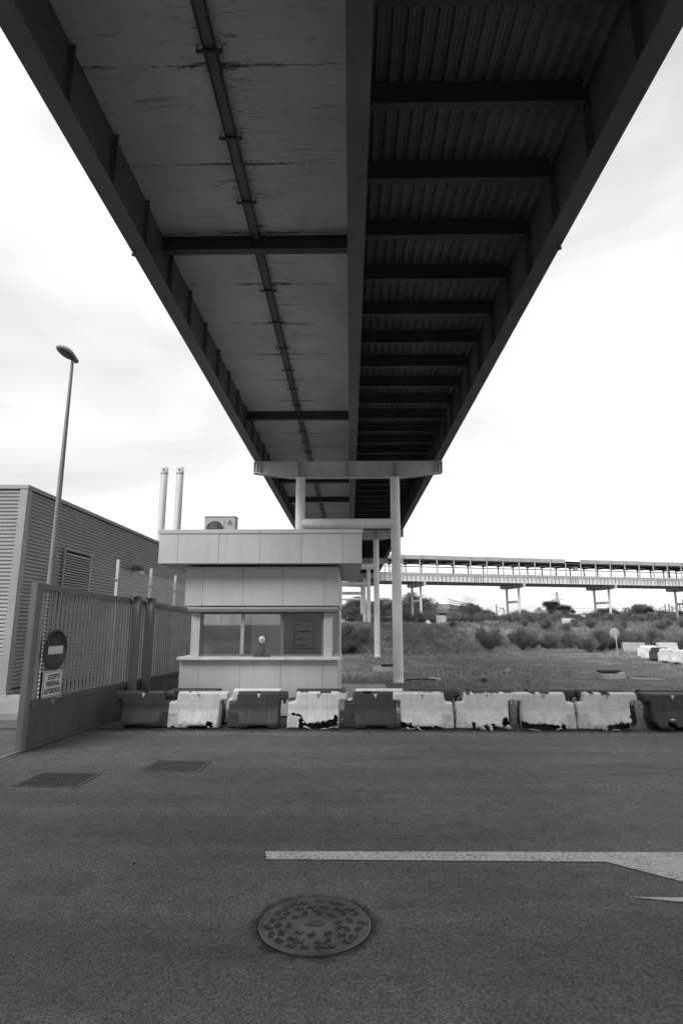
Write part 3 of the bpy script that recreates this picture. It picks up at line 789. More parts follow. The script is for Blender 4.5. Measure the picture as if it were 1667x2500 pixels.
# ================================================================== SLIDING GATE
GA = Vector((-4.56, 8.217, 0)); GROT = -math.atan2(0.068, 0.998)
gate = thing('sliding_gate', GA, 'grey barred metal sliding gate with solid lower sheet standing half open', 'gate', rotz=GROT)
GS = 0.0127
def gz(z, t): return z*(1 - GS*t)
def gbox(name, mat, x0, x1, t0, t1, z0, z1, parent=gate, c=0.0):
    b = MB().box(x0, x1, t0, t1, z0, z1, c); b.v = [(x, t, gz(z, t)) for x, t, z in b.v]
    return b.build(name, MAT[mat], parent)
GL = 7.0
gbox('end_post', 'gate_post', -.10, 0, 0, .112, .02, 2.358, c=.006)
gbox('top_rail', 'gate_post', -.095, -.003, .1125, GL, 2.262, 2.356, c=.005)
gbox('middle_rail', 'gate', -.09, .012, .1125, GL, .592, .688, c=.006)
gbox('lower_sheet', 'gate', -.06, -.02, .1125, GL, .07, .591)
gbox('bottom_rail', 'gate', -.09, -.006, .1125, GL, .02, .0695)
gbox('sheet_strip', 'gate', -.0195, -.010, 1.55, 3.3, .09, .21)
gbox('stile', 'gate_bar', -.07, -.015, .15, .215, .689, 2.261, c=.006); gbox('stile', 'gate_bar', -.07, -.03, .255, .30, .689, 2.261, c=.006)
barm = MB().tube((0,0,.689),(0,0,2.2615),.0195,n=10).mesh('bar')
k = 0
while .416 + k*.1178 < GL-.1:
    t_ = .416 + k*.1178; s = 1 - GS*t_
    put('bar', barm, MAT['gate_bar'], gate, (-.03, t_, 0), scale=(1, 1, s)); k += 1
gbox('meeting_stile', 'gate_bar', -.06, .0, 2.37, 2.415, .689, 2.261, c=.004)
wm = MB()
for k in range(26):
    z = .73 + k*.06; b = MB().box(-.078, -.066, .30, GL, z, z+.016); wm.add([(x, t, gz(zz, t)) for x, t, zz in b.v], b.f)
for k in range(115):
    t_ = .31 + k*.058; b = MB().box(-.0805, -.0785, t_, t_+.008, .689, 2.261); wm.add([(x, t, gz(zz, t)) for x, t, zz in b.v], b.f)
wm.build('wire_mesh', MAT['gate_mesh'], gate)
gbox('latch_plate', 'gate_bar', .0125, .02, .60, .66, .60, .66); gbox('latch_bolt', 'galv', .0125, .03, .68, .86, .665, .68); gbox('roller', 'iron', .0125, .03, .12, .19, .585, .625)
MB().box(-.075, -.035, -7.0, GL, .001, .028, .004).build('floor_track', MAT['galv'], kind='structure', loc=GA, rot=(0,0,GROT))
MB().box(-.12, .06, -7.0, GL, .0, .0042).build('track_bed', MAT['iron'], kind='structure', loc=GA, rot=(0,0,GROT))

# no-entry disc and notice plate hung on the gate bars
ne = thing('no_entry_sign', (GA.x, GA.y, 0), 'dark round no entry disc with white bar fixed to the gate', 'sign', rotz=GROT)
zc = 1.372
d = MB().lathe([(0,.0),(.28,.0),(.295,.004),(.297,.02),(.29,.03),(.285,.03),(.28,.012),(0,.012)], 40)
d.v = [(.03+z, .535+x, zc+y) for x, y, z in d.v]; d.build('disc', MAT['sign_dark'], ne)
MB().box(.0425, .046, .535-.19, .535+.20, zc-.058, zc+.058).build('white_bar', MAT['white'], ne)
MB().box(.0, .03, .5, .57, zc-.2, zc+.2).build('bracket', MAT['galv'], ne)
npl = thing('notice_plate', (GA.x, GA.y, 0), 'white rectangular plate reading excepto personal autorizado, fixed to the gate', 'sign', rotz=GROT)
def rrect(t0, t1, z0, z1, r, n=5):
    out = []
    for cx_, cz_, a0 in ((t1-r, z0+r, -90), (t1-r, z1-r, 0), (t0+r, z1-r, 90), (t0+r, z0+r, 180)):
        for k in range(n+1):
            a = R(a0 + 90*k/n); out.append((cx_+r*math.cos(a), cz_+r*math.sin(a)))
    return out
MB().prism(rrect(.312, .815, .688, 1.068, .03), .02, .032, 'x').build('plate', MAT['white'], npl)
o = rrect(.325, .802, .700, 1.056, .03); i_ = rrect(.333, .794, .708, 1.048, .024); n = len(o)
MB().add([(.0335, a, b) for a, b in o+i_], [(k, (k+1) % n, n+(k+1) % n, n+k) for k in range(n)]).build('border_line', MAT['black'], npl, fix=False)
MB().box(-.01, .019, .31, .33, .69, 1.06).build('side_flange', MAT['black'], npl)
def text_mesh(s, size, bold=0.0, sx=1.0):
    cu = bpy.data.curves.new('lettering', 'FONT'); cu.body = s; cu.size = size; cu.align_x = 'RIGHT'; cu.align_y = 'CENTER'; cu.offset = bold; cu.extrude = .0006; cu.resolution_u = 4
    ob = bpy.data.objects.new('lettering', cu); COL.objects.link(ob)
    dg = bpy.context.evaluated_depsgraph_get(); me = bpy.data.meshes.new_from_object(ob.evaluated_get(dg))
    bpy.data.objects.remove(ob); bpy.data.curves.remove(cu)
    me.transform(Matrix.Scale(sx, 4, Vector((1,0,0)))); return me
for s, t_, z, sx in (('EXCEPTO', .742, .975, .78), ('PERSONAL', .748, .875, .76), ('AUTORIZADO', .778, .772, .75)):
    me = text_mesh(s, .098, .0035, sx)
    wd = max(v.co.x for v in me.vertices) - min(v.co.x for v in me.vertices)
    tgt = {'EXCEPTO': .30, 'PERSONAL': .345, 'AUTORIZADO': .425}[s]
    me.transform(Matrix.Scale(tgt/wd, 4, Vector((1,0,0))))
    # local x -> t (y), local y -> z, normal -> +x
    me.transform(Matrix(((0,0,1,0),(1,0,0,0),(0,1,0,0),(0,0,0,1))))
    put('lettering', me, MAT['black'], npl, (.0335, t_, z))

# guide posts in front of the gate
for k, t0 in enumerate((3.07, 3.72)):
    p = GA + Matrix.Rotation(GROT, 3, 'Z') @ Vector((.10, t0+.07, 0))
    gp = thing('gate_guide_post', p, ('square grey gate guide post nearest the no entry sign' if k == 0 else 'square grey gate guide post nearest the booth'), 'post', 'gate guide posts', GROT)
    MB().box(-.07, .07, -.07, .07, 0, 2.29, .008).build('post', MAT['gate_post'], gp)
    MB().box(-.28, .06, -.16, .04, 2.292, 2.302).build('roller_arm', MAT['gate'], gp)
    MB().tube((-.04,-.12,2.22),(-.04,-.12,2.291),.028,n=10).build('roller', MAT['iron'], gp)
    MB().box(-.12, .12, -.12, .12, 0.0, .012).build('foot_plate', MAT['gate'], gp)

# mesh fence behind the gate
fpos = [(-5.048, 12.2), (-5.036, 14.237), (-5.02, 16.2), (-5.005, 18.2)]
flab = ['slim white fence post rising behind the gate beside the louvre', 'slim white fence post rising behind the gate, under the wall light', 'slim white fence post rising behind the gate next to the booth wall', 'slim white fence post hidden behind the booth']
for k, (x, y) in enumerate(fpos[:3]):
    fp = thing('fence_post', (x, y, 0), flab[k], 'fence post', 'white mesh fence posts behind the gate')
    MB().box(-.032, .032, -.032, .032, 0, 3.14, .004).build('post', MAT['galv'], fp)
    for z in (2.68, 2.1, 1.5): MB().box(-.05, .05, -.055, .055, z, z+.03).build('clamp', MAT['frame'], fp)
for k in range(3):
    (xa, ya), (xb, yb) = fpos[k], fpos[k+1]
    mb = MB(); w = .0024
    nv = int((yb-ya-.08)/.05)
    for i in range(nv+1):
        t_ = i/nv; x = xa+(xb-xa)*t_; y = ya+.04+(yb-ya-.08)*t_
        mb.box(x-w, x+w, y-w, y+w, .05, 2.95)
    for i in range(30):
        z = .07+i*.098
        mb.add([(xa-.001, ya+.04, z-w), (xb-.001, yb-.04, z-w), (xb-.001, yb-.04, z+w), (xa-.001, ya+.04, z+w)], [(0,1,2,3)])
    fpn = thing('fence_mesh', (0, 0, 0), ['welded wire fence panel in front of the wall light', 'welded wire fence panel between the second and third white post', 'welded wire fence panel running in behind the booth'][k], 'fence', 'wire fence panels')
    mb.build('wire_net', MAT['net'], fpn, fix=False)

# ================================================================== CLAD BUILDING
CX_, CY_, CZ_ = -8.10, 13.67, 5.17
bld = thing('clad_building', (CX_, CY_, 0), 'low industrial building clad in horizontal corrugated metal with a louvred vent', 'building')
def corr(length, z0, z1, pitch=.0945, dep=.032, n=8):
    zs = []; ds = []
    z = z0
    while z < z1:
        for f_, d_ in ((0,0),(.12,.15),(.22,.75),(.32,1),(.62,1),(.72,.75),(.82,.15),(.92,0)):
            zz = z+f_*pitch
            if zz <= z1: zs.append(zz); ds.append(d_*dep)
        z += pitch
    m = len(zs)
    v = [(0, d_, zz) for zz, d_ in zip(zs, ds)] + [(length, d_, zz) for zz, d_ in zip(zs, ds)]
    return v, [(k, k+1, m+k+1, m+k) for k in range(m-1)]
# front face (facing the road): runs to the left
v, f = corr(14.0, .25, 5.08)
MB().add([(-.16-x, -d_, z) for x, d_, z in v], f, False).build('front_cladding', MAT['clad'], bld, fix=False)
# side face: runs back
LB = 17.0
v, f = corr(LB, .25, 5.08)
side = MB().add([(d_, .16+x, z) for x, d_, z in v], f, False).build('side_cladding', MAT['clad'], bld, fix=False)
MB().box(-14.2, -.03, .012, LB+.2, .0, 5.1).build('core_wall', MAT['joint'], bld)
MB().box(-.16, .045, -.045, .16, .18, 5.09, .01).build('corner_trim', MAT['trim'], bld)
MB().box(-14.2, .06, -.06, .10, 5.091, 5.20, .01).build('roof_edge', MAT['trim'], bld)
MB().box(-.10, .06, .101, LB+.2, 5.091, 5.20, .01).build('roof_edge', MAT['trim'], bld)
MB().box(-14.0, -.1, .1, LB+.2, 5.1, 5.12).build('roof_sheet', MAT['clad'], bld)
MB().box(-14.2, .07, -.07, .01, .13, .22).build('base_flashing', MAT['trim'], bld); MB().box(-.02, .07, .0105, LB, .13, .22).build('base_flashing', MAT['trim'], bld)
# louvre in the side wall
ly0, ly1, lz0, lz1 = 2.05, 3.60, 2.20, 3.83
lv = MB().box(.034, .05, ly0, ly1, lz0, lz1).build('louvre', MAT['joint'], bld)
for a, b, c, d in ((ly0-.05, ly0, lz0-.05, lz1+.05), (ly1, ly1+.12, lz0-.05, lz1+.05), (ly0, ly1, lz1, lz1+.05), (ly0, ly1, lz0-.05, lz0)):
    MB().box(.034, .085, a, b, c, d).build('louvre_frame', MAT['trim'], lv)
slat = MB().add([(.052, ly0, .05), (.052, ly1, .05), (.085, ly1, .0), (.085, ly0, .0), (.052, ly0, .058), (.052, ly1, .058), (.09, ly1, .0), (.09, ly0, .0)], [(0,1,2,3),(7,6,5,4),(3,2,6,7)]).mesh('slat')
k = 0
while lz0 + k*.075 + .06 < lz1:
    put('slat', slat, MAT['trim'], lv, (0, 0, lz0+k*.075)); k += 1
# wall light
wl = thing('wall_light', (CX_+.04, 20.75, 3.62), 'small floodlight mounted on the corrugated side wall', 'light fitting')
MB().box(0, .28, -.05, .05, .04, .09).build('arm', MAT['iron'], wl)
MB().box(.06, .42, -.19, .12, .10, .27, .03).build('housing', MAT['iron'], wl)
MB().box(.12, .40, -.16, .16, -.10, .10, .03).build('lens', MAT['galv'], wl)

# twin flues on the building roof
def flue(x, y, label):
    t = thing('exhaust_flue', (x, y, 5.12), label, 'flue', 'twin exhaust flues')
    zt = 9.38-5.12
    for k in range(5):
        z0 = k*zt/5
        z1 = (k+1)*zt/5
        MB().tube((0,0,z0+.002), (0,0,z1-.031), .182, n=28).build('flue_section', MAT['flue'], t)
        MB().tube((0,0,z1-.03), (0,0,z1), .187, n=28).build('joint_ring', MAT['flue'], t)
    MB().lathe([(.182, zt), (.187, zt+.01), (.187, zt+.34), (.18, zt+.34), (.165, zt+.1), (0, zt+.1)], 24).build('cowl', MAT['flue'], t)
    MB().lathe([(.188, zt-.02), (.196, zt-.02), (.196, zt+.02), (.188, zt+.02)], 24).build('clamp_band', MAT['iron'], t)
    MB().box(-.05, .05, -.205, -.188, zt+.12, zt+.24).build('hatch', MAT['iron'], t)
    MB().lathe([(.22, 0), (.22, .05), (.183, .06)], 24).build('base_collar', MAT['flue'], t)
flue(-9.56, 28.0, 'shiny steel flue on the roof, the one farther from the booth')
flue(-8.745, 28.0, 'shiny steel flue beside the roof edge, the one closer to the booth')

# street lamp behind the gate
LX, LY = -6.72, 12.6
lamp = thing('street_lamp', (LX, LY, 0.12), 'tall tapering grey street lamp behind the gate with a cobra head', 'street lamp')
MB().lathe([(0,0),(.16,0),(.16,.02),(.088,.03),(.082,1.0),(.062,4.0),(.034,7.9),(.034,7.95),(0,7.95)], 20).build('pole', MAT['pole'], lamp)
hv = []; hf = []
secs = [(-.15,.075,.06,.03),(-.02,.13,.09,.03),(.12,.19,.13,.03),(.26,.215,.155,.03),(.40,.18,.13,.028),(.50,.10,.08,.02),(.54,.03,.03,.01)]
nn = 14
for (u, w, ht, dp) in secs:
    for k in range(nn):
        a = 2*math.pi*k/nn; c_, s_ = math.cos(a), math.sin(a)
        hv.append((u, w*c_, (ht*s_ if s_ > 0 else dp*s_)))
for i in range(len(secs)-1):
    for k in range(nn): hf.append((i*nn+k, i*nn+(k+1) % nn, (i+1)*nn+(k+1) % nn, (i+1)*nn+k))
hf.append(tuple(range(nn))); hf.append(tuple(range((len(secs)-1)*nn, len(secs)*nn)))
HR = (0, R(-16), R(243))
head = MB().add(hv, hf, True).build('lamp_head', MAT['ac'], lamp, (0, 0, 7.98), HR); head.scale = (.85, .85, .85)
gl = MB()
for rr, zz in ((1.0, -.012), (.86, -.035), (.5, -.05), (.0, -.055)):
    gl.v += [(.22+.25*rr*math.cos(2*math.pi*k/16), .165*rr*math.sin(2*math.pi*k/16), zz-.02) for k in range(16)]
for i in range(3):
    for k in range(16): gl.f.append((i*16+k, i*16+(k+1) % 16, (i+1)*16+(k+1) % 16, (i+1)*16+k)); gl.sm.append(True)
gl.build('lens', MAT['ac_dark'], head)
MB().box(-.17, -.02, -.06, .06, -.05, .03, .012).build('socket', MAT['iron'], head)

# ================================================================== IRON COVERS IN THE ROAD
mh = thing('manhole_cover', (-.215, 3.765, 0), 'round cast iron manhole cover with raised squiggles in the asphalt', 'manhole cover')
MB().lathe([(.0,.0015),(.30,.0015)], 40).build('dirt_bed', MAT['dirt_ring'], mh)
MB().lathe([(.30,.002),(.52,.002)], 48).build('dirt_ring', MAT['oily'], mh)
MB().lathe([(.318,.0035),(.318,.011),(.326,.011),(.333,.0035)], 48).build('rim', MAT['iron'], mh)
MB().lathe([(0,.006),(.30,.006),(.305,.010),(.314,.010),(.314,.0035)], 48).build('lid', MAT['iron'], mh)
sv = MB()
pts = [(-.02,-.010),(-.012,.010),(-.003,.010),(.003,-.010),(.012,-.010),(.02,.010)]
for a, b in zip(pts[:-1], pts[1:]):
    dx, dy = b[0]-a[0], b[1]-a[1]; l = math.hypot(dx, dy); nx_, ny_ = -dy/l*.0042, dx/l*.0042
    e = .002/l
    sv.add([(a[0]-dx*e+nx_, a[1]-dy*e+ny_, 0), (b[0]+dx*e+nx_, b[1]+dy*e+ny_, 0), (b[0]+dx*e-nx_, b[1]+dy*e-ny_, 0), (a[0]-dx*e-nx_, a[1]-dy*e-ny_, 0),
            (a[0]-dx*e+nx_, a[1]-dy*e+ny_, .005), (b[0]+dx*e+nx_, b[1]+dy*e+ny_, .005), (b[0]+dx*e-nx_, b[1]+dy*e-ny_, .005), (a[0]-dx*e-nx_, a[1]-dy*e-ny_, .005)],
           [(4,5,6,7),(0,1,5,4),(1,2,6,5),(2,3,7,6),(3,0,4,7)])
sv = sv.mesh('raised_mark')
for r, n in ((.268, 21), (.205, 16), (.14, 10)):
    for k in range(n):
        a = 2*math.pi*(k+.5*random.random())/n
        put('raised_mark', sv, MAT['iron_mark'], mh, ((r+random.uniform(-.012,.012))*math.cos(a), (r+random.uniform(-.012,.012))*math.sin(a), .0061 + .0004*(k % 3)), (0, 0, a+random.uniform(.6,2.6)), scale=(random.uniform(1.0,1.35), random.uniform(1.0,1.4), 1))
MB().prism([(-.06,-.02),(.03,-.035),(.06,.0),(.03,.035),(-.02,.03)], .0061, .009, 'z').build('keyhole_boss', MAT['iron_mark'], mh)

def grate(c, w, l, ang, label):
    t = thing('drain_grate', (c[0], c[1], 0), label, 'drain grate', 'drain gratings in the road', ang)
    MB().box(-w/2-.012, w/2+.012, -l/2-.012, l/2+.012, .0005, .0015).build('pit', MAT['dirt_ring'], t)
    for a, b, c_, d in ((-w/2, w/2, -l/2, -l/2+.025), (-w/2, w/2, l/2-.025, l/2), (-w/2, -w/2+.025, -l/2+.025, l/2-.025), (w/2-.025, w/2, -l/2+.025, l/2-.025)):
        MB().box(a, b, c_, d, .0018, .0065).build('frame_bar', MAT['iron'], t)
    n = 17
    m1 = MB().box(-.009, .009, -l/2+.026, l/2-.026, .0018, .0060).mesh('bar'); m2 = MB().box(-w/2+.026, w/2-.026, -.006, .006, .0018, .0050).mesh('cross_bar')
    for k in range(n): put('bar', m1, MAT['grate'], t, (-w/2+.04+(w-.08)*k/(n-1), 0, 0))
    for k in range(8): put('cross_bar', m2, MAT['grate'], t, (0, -l/2+.05+(l-.1)*k/7, 0))
grate((-3.355, 6.918), .735, .59, R(-1.2), 'rectangular iron drain grating nearest the gate end post')
grate((-2.19, 7.57), .725, .555, R(-1.5), 'rectangular iron drain grating set closer to the row of barriers')

# ================================================================== WATER-FILLED BARRIERS
def round_poly(P, r=.02, n=3):
    out = []; m = len(P)
    for i in range(m):
        p = np.array(P[i]); a = np.array(P[i-1])-p; b = np.array(P[(i+1) % m])-p
        la, lb = np.linalg.norm(a), np.linalg.norm(b); rr = min(r, la*.4, lb*.4)
        pa, pb = p+a/la*rr, p+b/lb*rr
        for k in range(n+1):
            t = k/n; out.append((1-t)**2*pa + 2*t*(1-t)*p + t*t*pb)
    return np.array(out)
def seg_dist(P, Q):
    """distance of points P to closed polygon Q, nearest point, inside flag"""
    A = Q; B = np.roll(Q, -1, 0); D = B-A
    w = P[:,None,:]-A[None]; t = np.clip((w*D[None]).sum(2)/np.maximum((D*D).sum(1),1e-12)[None], 0, 1)
    C = A[None]+t[...,None]*D[None]; d = np.linalg.norm(P[:,None]-C, axis=2); j = d.argmin(1); r = np.arange(len(P))
    y = P[:,1][:,None]; cond = (A[None,:,1] > y) != (B[None,:,1] > y)
    xi = A[None,:,0] + (y-A[None,:,1])/np.where(np.abs(D[None,:,1])<1e-9, 1e-9, D[None,:,1])*D[None,:,0]
    ins = (cond & (P[:,0][:,None] < xi)).sum(1) % 2 == 1
    return d[r,j], C[r,j], ins
ELEV = [(0,0),(.02,.44),(.145,.452),(.17,.605),(1.03,.605),(1.05,.585),(1.05,.462),(.925,.452),(.905,0),(.735,0),(.69,.038),(.40,.038),(.355,0)]
def thick(x, z, L=True):
    base = np.interp(z, [0,.02,.085,.11,.28,.34,.62], [.165,.185,.198,.196,.128,.118,.112])
    rec = np.interp(x, [.0,.175,.235], [1,1,0])*np.interp(z, [.225,.285], [1,0])
    t = base*(1-rec) + np.minimum(base, .132)*rec
    for g in (.375, .72): t = t - .009*np.exp(-((x-g)/.008)**2)*np.interp(z, [.10,.13], [0,1])
    t = t + .003*np.exp(-((z-.395)/.006)**2) - .0025*np.exp(-((z-.31)/.02)**2)
    return t
def jag(P, seed, amp=.022):
    return amp*(np.sin(P[:,0]*61+seed*2.1)+np.sin(P[:,1]*83+seed)+np.sin((P[:,0]+P[:,1])*131+seed*3.3)+.8*np.sin((P[:,0]-P[:,1])*227+seed))/3
def barrier_mesh(seed, holes=(), tears=(), flip=False, warp=.004, st=.0125):
    Q = round_poly(ELEV, .022)
    xs = np.arange(-.02, 1.08, st); zs = np.arange(-.015, .63, st)
    X, Z = np.meshgrid(xs, zs); P = np.stack([X.ravel(), Z.ravel()], 1)
    d, C, ins = seg_dist(P, Q)
    snap = (~ins) | (d < st*.45); P2 = np.where(snap[:,None], C, P); dd = np.where(snap, 0, d)
    r = .032; rim = np.sqrt(np.clip(1-(1-np.clip(dd/r,0,1))**2, 0, 1))
    T = thick(P2[:,0], P2[:,1])*rim
    T = T*(1+ warp*6*vnoise(P2[:,0], P2[:,1], 9, seed))
    nx, nz = len(xs), len(zs); I = np.arange(nx*nz).reshape(nz, nx)
    quads = np.stack([I[:-1,:-1].ravel(), I[:-1,1:].ravel(), I[1:,1:].ravel(), I[1:,:-1].ravel()], 1)
    cen = P[quads].mean(1); dc, _, ic = seg_dist(cen, Q); quads = quads[ic | (dc < 1e-4)]; cen = P2[quads].mean(1)
    keep = np.ones(len(quads), bool)
    for hp in holes:
        dh, _, ih = seg_dist(cen, np.array(hp, float)); sd = np.where(ih, -dh, dh) + jag(cen, seed) - .012
        keep &= sd > 0
    for (x0, x1, zt) in tears:        # broken top edge of the front shell
        edge = zt + .5*jag(cen, seed+1.7, .03)
        fall = np.interp(cen[:,0], [x0, x0+.03, x1-.03, x1], [.2, 0, 0, .2])
        keep &= ~(cen[:,1] > edge+fall)
    F1 = quads[keep]; F2 = quads[:, ::-1] + len(P2)
    sx = -1.0 if flip else 1.0; off = 1.05 if flip else 0.0
    Vf = np.stack([off+sx*P2[:,0], -T, P2[:,1]], 1); Vb = np.stack([off+sx*P2[:,0], T, P2[:,1]], 1)
    # small lean and dents of the soft plastic
    for Vx in (Vf, Vb): Vx[:,1] += .006*np.sin(Vx[:,0]*5+seed) * (Vx[:,2]/.6)
    Fa = np.concatenate([F1, F2])
    if flip: Fa = Fa[:, ::-1]
    m = arr_mesh('shell', np.concatenate([Vf, Vb]), Fa, True)
    if not (holes or tears): return m, None
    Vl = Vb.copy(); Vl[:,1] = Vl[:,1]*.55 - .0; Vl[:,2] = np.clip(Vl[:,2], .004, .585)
    lin = arr_mesh('shade_liner', Vl, quads[cen[:,1] < .40], True)  # added dark sheet, imitates the shade seen through the holes
    return m, lin
def add_bits(t, dark, flip, tri=True, peg=True, bits=(), seed=0):
    fx = (lambda x: 1.05-x) if flip else (lambda x: x)
    if peg: MB().tube((fx(.985),0,.40),(fx(.985),0,.47),.026,n=12).build('peg', MAT['bar_dark' if dark else 'bar_white'], t)
    if tri:
        x = fx(.545); y = -.1195
        MB().add([(x-.032,y,.575),(x+.032,y,.575),(x,y-.002,.50)], [(0,1,2)]).build('reflector_triangle', MAT['white' if dark else 'concrete'], t, fix=False)
    for (x, z, w, h, a, dep) in bits:   # curled flap of torn plastic
        n = 6; v = []
        for i in range(n+1):
            u = i/n; ang = u*1.9
            v += [(-w/2*(1-.35*u), -dep*math.sin(ang), h*u - .25*h*(1-math.cos(ang))), (w/2*(1-.5*u*u), -dep*math.sin(ang)*1.15, h*u*.85-.2*h*(1-math.cos(ang)))]
        f = [(2*i, 2*i+1, 2*i+3, 2*i+2) for i in range(n)]
        mb = MB().add(v, f, True); o = mb.build('torn_flap', MAT['bar_dark' if dark else 'bar_white'], t, (fx(x), -.165, z), (0, R(a), 0), fix=False)
        md = o.modifiers.new('thickness', 'SOLIDIFY'); md.thickness = .004
FRONT = [  # x0 (body left or arm left), type flip, dark, y, rot, holes, tears, flaps, label
 (-4.115, True, True, 10.30, 1.0, [[(.66,0),(.92,0),(.93,.06),(.80,.035),(.70,.05)],[(.45,.0),(.60,.0),(.55,.05)],[(.50,.59),(.53,.59),(.53,.62),(.50,.62)]], [], [(.42,.02,.12,.06,10,.05)],
   'dark plastic barrier touching the sliding gate, with a ragged bottom edge'),
 (-3.165, False, False, 10.27, .4, [[(.375,0),(.66,0),(.62,.04),(.50,.055),(.42,.04)],[(.70,.0),(.79,.0),(.80,.10),(.74,.125),(.685,.07)],[(.08,.0),(.15,.0),(.12,.04)]], [(.33,.42,.595),(.48,.55,.59)], [(.74,.02,.06,.05,25,.03)],
   'white plastic barrier with a bright sticker and a round hole near its foot'),
 (-2.135, False, True, 10.30, .2, [[(.52,.592),(.56,.592),(.56,.615),(.52,.615)]], [], [],
   'intact dark plastic barrier with white triangle, in front of the booth'),
 (-1.105, False, False, 10.27, .3, [[(.23,.02),(.25,.20),(.275,.21),(.29,.11),(.42,.10),(.58,.12),(.68,.13),(.80,.15),(.84,.22),(.88,.20),(.87,.08),(.72,.0),(.45,.0),(.30,.0)],[(.10,.253),(.17,.25),(.25,.215),(.245,.205),(.16,.24)]], [(.17,.40,.598),(.55,.80,.585),(.88,1.06,.59)], [(.36,.015,.16,.06,20,.06),(.66,.0,.14,.05,-8,.07),(.78,.02,.12,.05,-25,.05)],
   'white plastic barrier with a long crack and a wide hole along its foot'),
 (-.118, False, True, 10.30, .6, [[(.35,.596),(.46,.596),(.44,.62),(.38,.62)]], [], [],
   'intact dark plastic barrier with a split white mark beside the apron'),
 (.725, True, False, 10.27, -.2, [[(.66,.02),(.76,.10),(.84,.095),(.93,.13),(.95,.05),(.85,.0),(.70,.0)],[(.55,.0),(.66,.0),(.60,.05)],[(.20,.02),(.36,.02),(.34,.07),(.31,.06)]], [(.17,.25,.575),(.30,.62,.60)], [(.80,.01,.1,.06,30,.05),(.72,.01,.1,.045,-15,.05),(.62,.01,.12,.05,40,.04)],
   'white plastic barrier with dark gash at its foot, next to the split-mark one'),
 (1.795, False, False, 10.28, -.8, [[(.40,.05),(.55,.075),(.63,.085),(.68,.04),(.78,.035),(.80,.0),(.42,.0)],[(.775,.06),(.775,.14),(.85,.195),(.905,.10),(.91,.06)],[(.27,.12),(.31,.10),(.33,.02),(.29,.0),(.285,.06)]], [(.17,.30,.56),(.28,.55,.575),(.52,.80,.585),(.82,1.06,.59)], [(.40,.015,.20,.10,35,.06),(.56,.01,.18,.07,75,.05),(.86,.03,.10,.08,50,.03)],
   'white plastic barrier bent out of shape with a peeled lower corner'),
 (2.79, True, False, 10.26, -.6, [[(.30,.05),(.40,.09),(.58,.115),(.75,.10),(.90,.13),(.925,.05),(.80,.0),(.40,.0)],[(.19,.02),(.30,.05),(.27,.12),(.245,.08),(.20,.04)]], [(.40,.62,.585),(.62,.80,.59)], [(.33,.01,.12,.07,-30,.05),(.75,.0,.2,.05,8,.06)],
   'white plastic barrier holed across its whole foot, arm meeting the bent one'),
 (3.84, False, False, 10.25, -.9, [[(.46,.02),(.50,.08),(.62,.105),(.70,.12),(.82,.11),(.90,.14),(.91,.04),(.70,.0),(.50,.0)],[(.87,.19),(.91,.18),(.905,.225),(.88,.23)],[(.20,.0),(.30,.0),(.28,.03)]], [(.22,.36,.58),(.42,.62,.565)], [(.40,.01,.14,.10,28,.05),(.60,.0,.16,.05,0,.06)],
   'white plastic barrier with curled torn foot, last white one before the end'),
 (4.955, True, True, 10.22, -1.2, [[(.55,.05),(.60,.13),(.67,.14),(.68,.06),(.62,.02)],[(.78,.03),(.90,.06),(.895,.13),(.87,.10),(.83,.04)]], [], [(.66,.01,.12,.07,0,.05)],
   'dark plastic barrier with a white scuff and a black hole at its foot'),
]
for i, (x0, fl, dark, y, rz, holes, tears, bits, lab) in enumerate(FRONT):
    t = thing('plastic_barrier', (x0, y, 0.0), lab, 'barrier', 'front row of plastic barriers', R(rz*2.2))
    t.rotation_euler.x = R((-1.2, .8, 0, -.6, .5, 1.0, -1.6, .9, -1.0, .7)[i])
    sh, lin = barrier_mesh(i*1.37+.5, holes, tears, fl); put('shell', sh, MAT['bar_dark' if dark else 'bar_white'], t)
    if lin: put('shade_liner', lin, MAT['bar_hole_shade'], t)
    add_bits(t, dark, fl, True, True, bits, i)
    if i == 1: MB().box(.44, .55, -.122, -.1195, .445, .475).build('sticker', MAT['white'], t)
    if i == 9: MB().add([(.40,-.172,.18),(.50,-.172,.18),(.485,-.165,.195),(.45,-.162,.20),(.42,-.165,.195)], [(0,1,2,3,4)]).build('paint_scuff', MAT['white'], t, fix=False)
    if i == 0:
        b = MB().lathe([(.03,-.12),(.055,-.10),(.062,0),(.062,.12),(.05,.15)], 14)
        b.v = [(z, q*.8, x*1.1) for x, q, z in b.v]; b.build('torn_arm', MAT['bar_dark'], t, (.99, -.03, .555), (0, R(-4), 0))
        MB().box(1.03, 1.07, -.105, -.09, .58, .62).build('torn_arm_hole', MAT['bar_hole_shade'], t)  # dark block drawn in place of a shaded hole
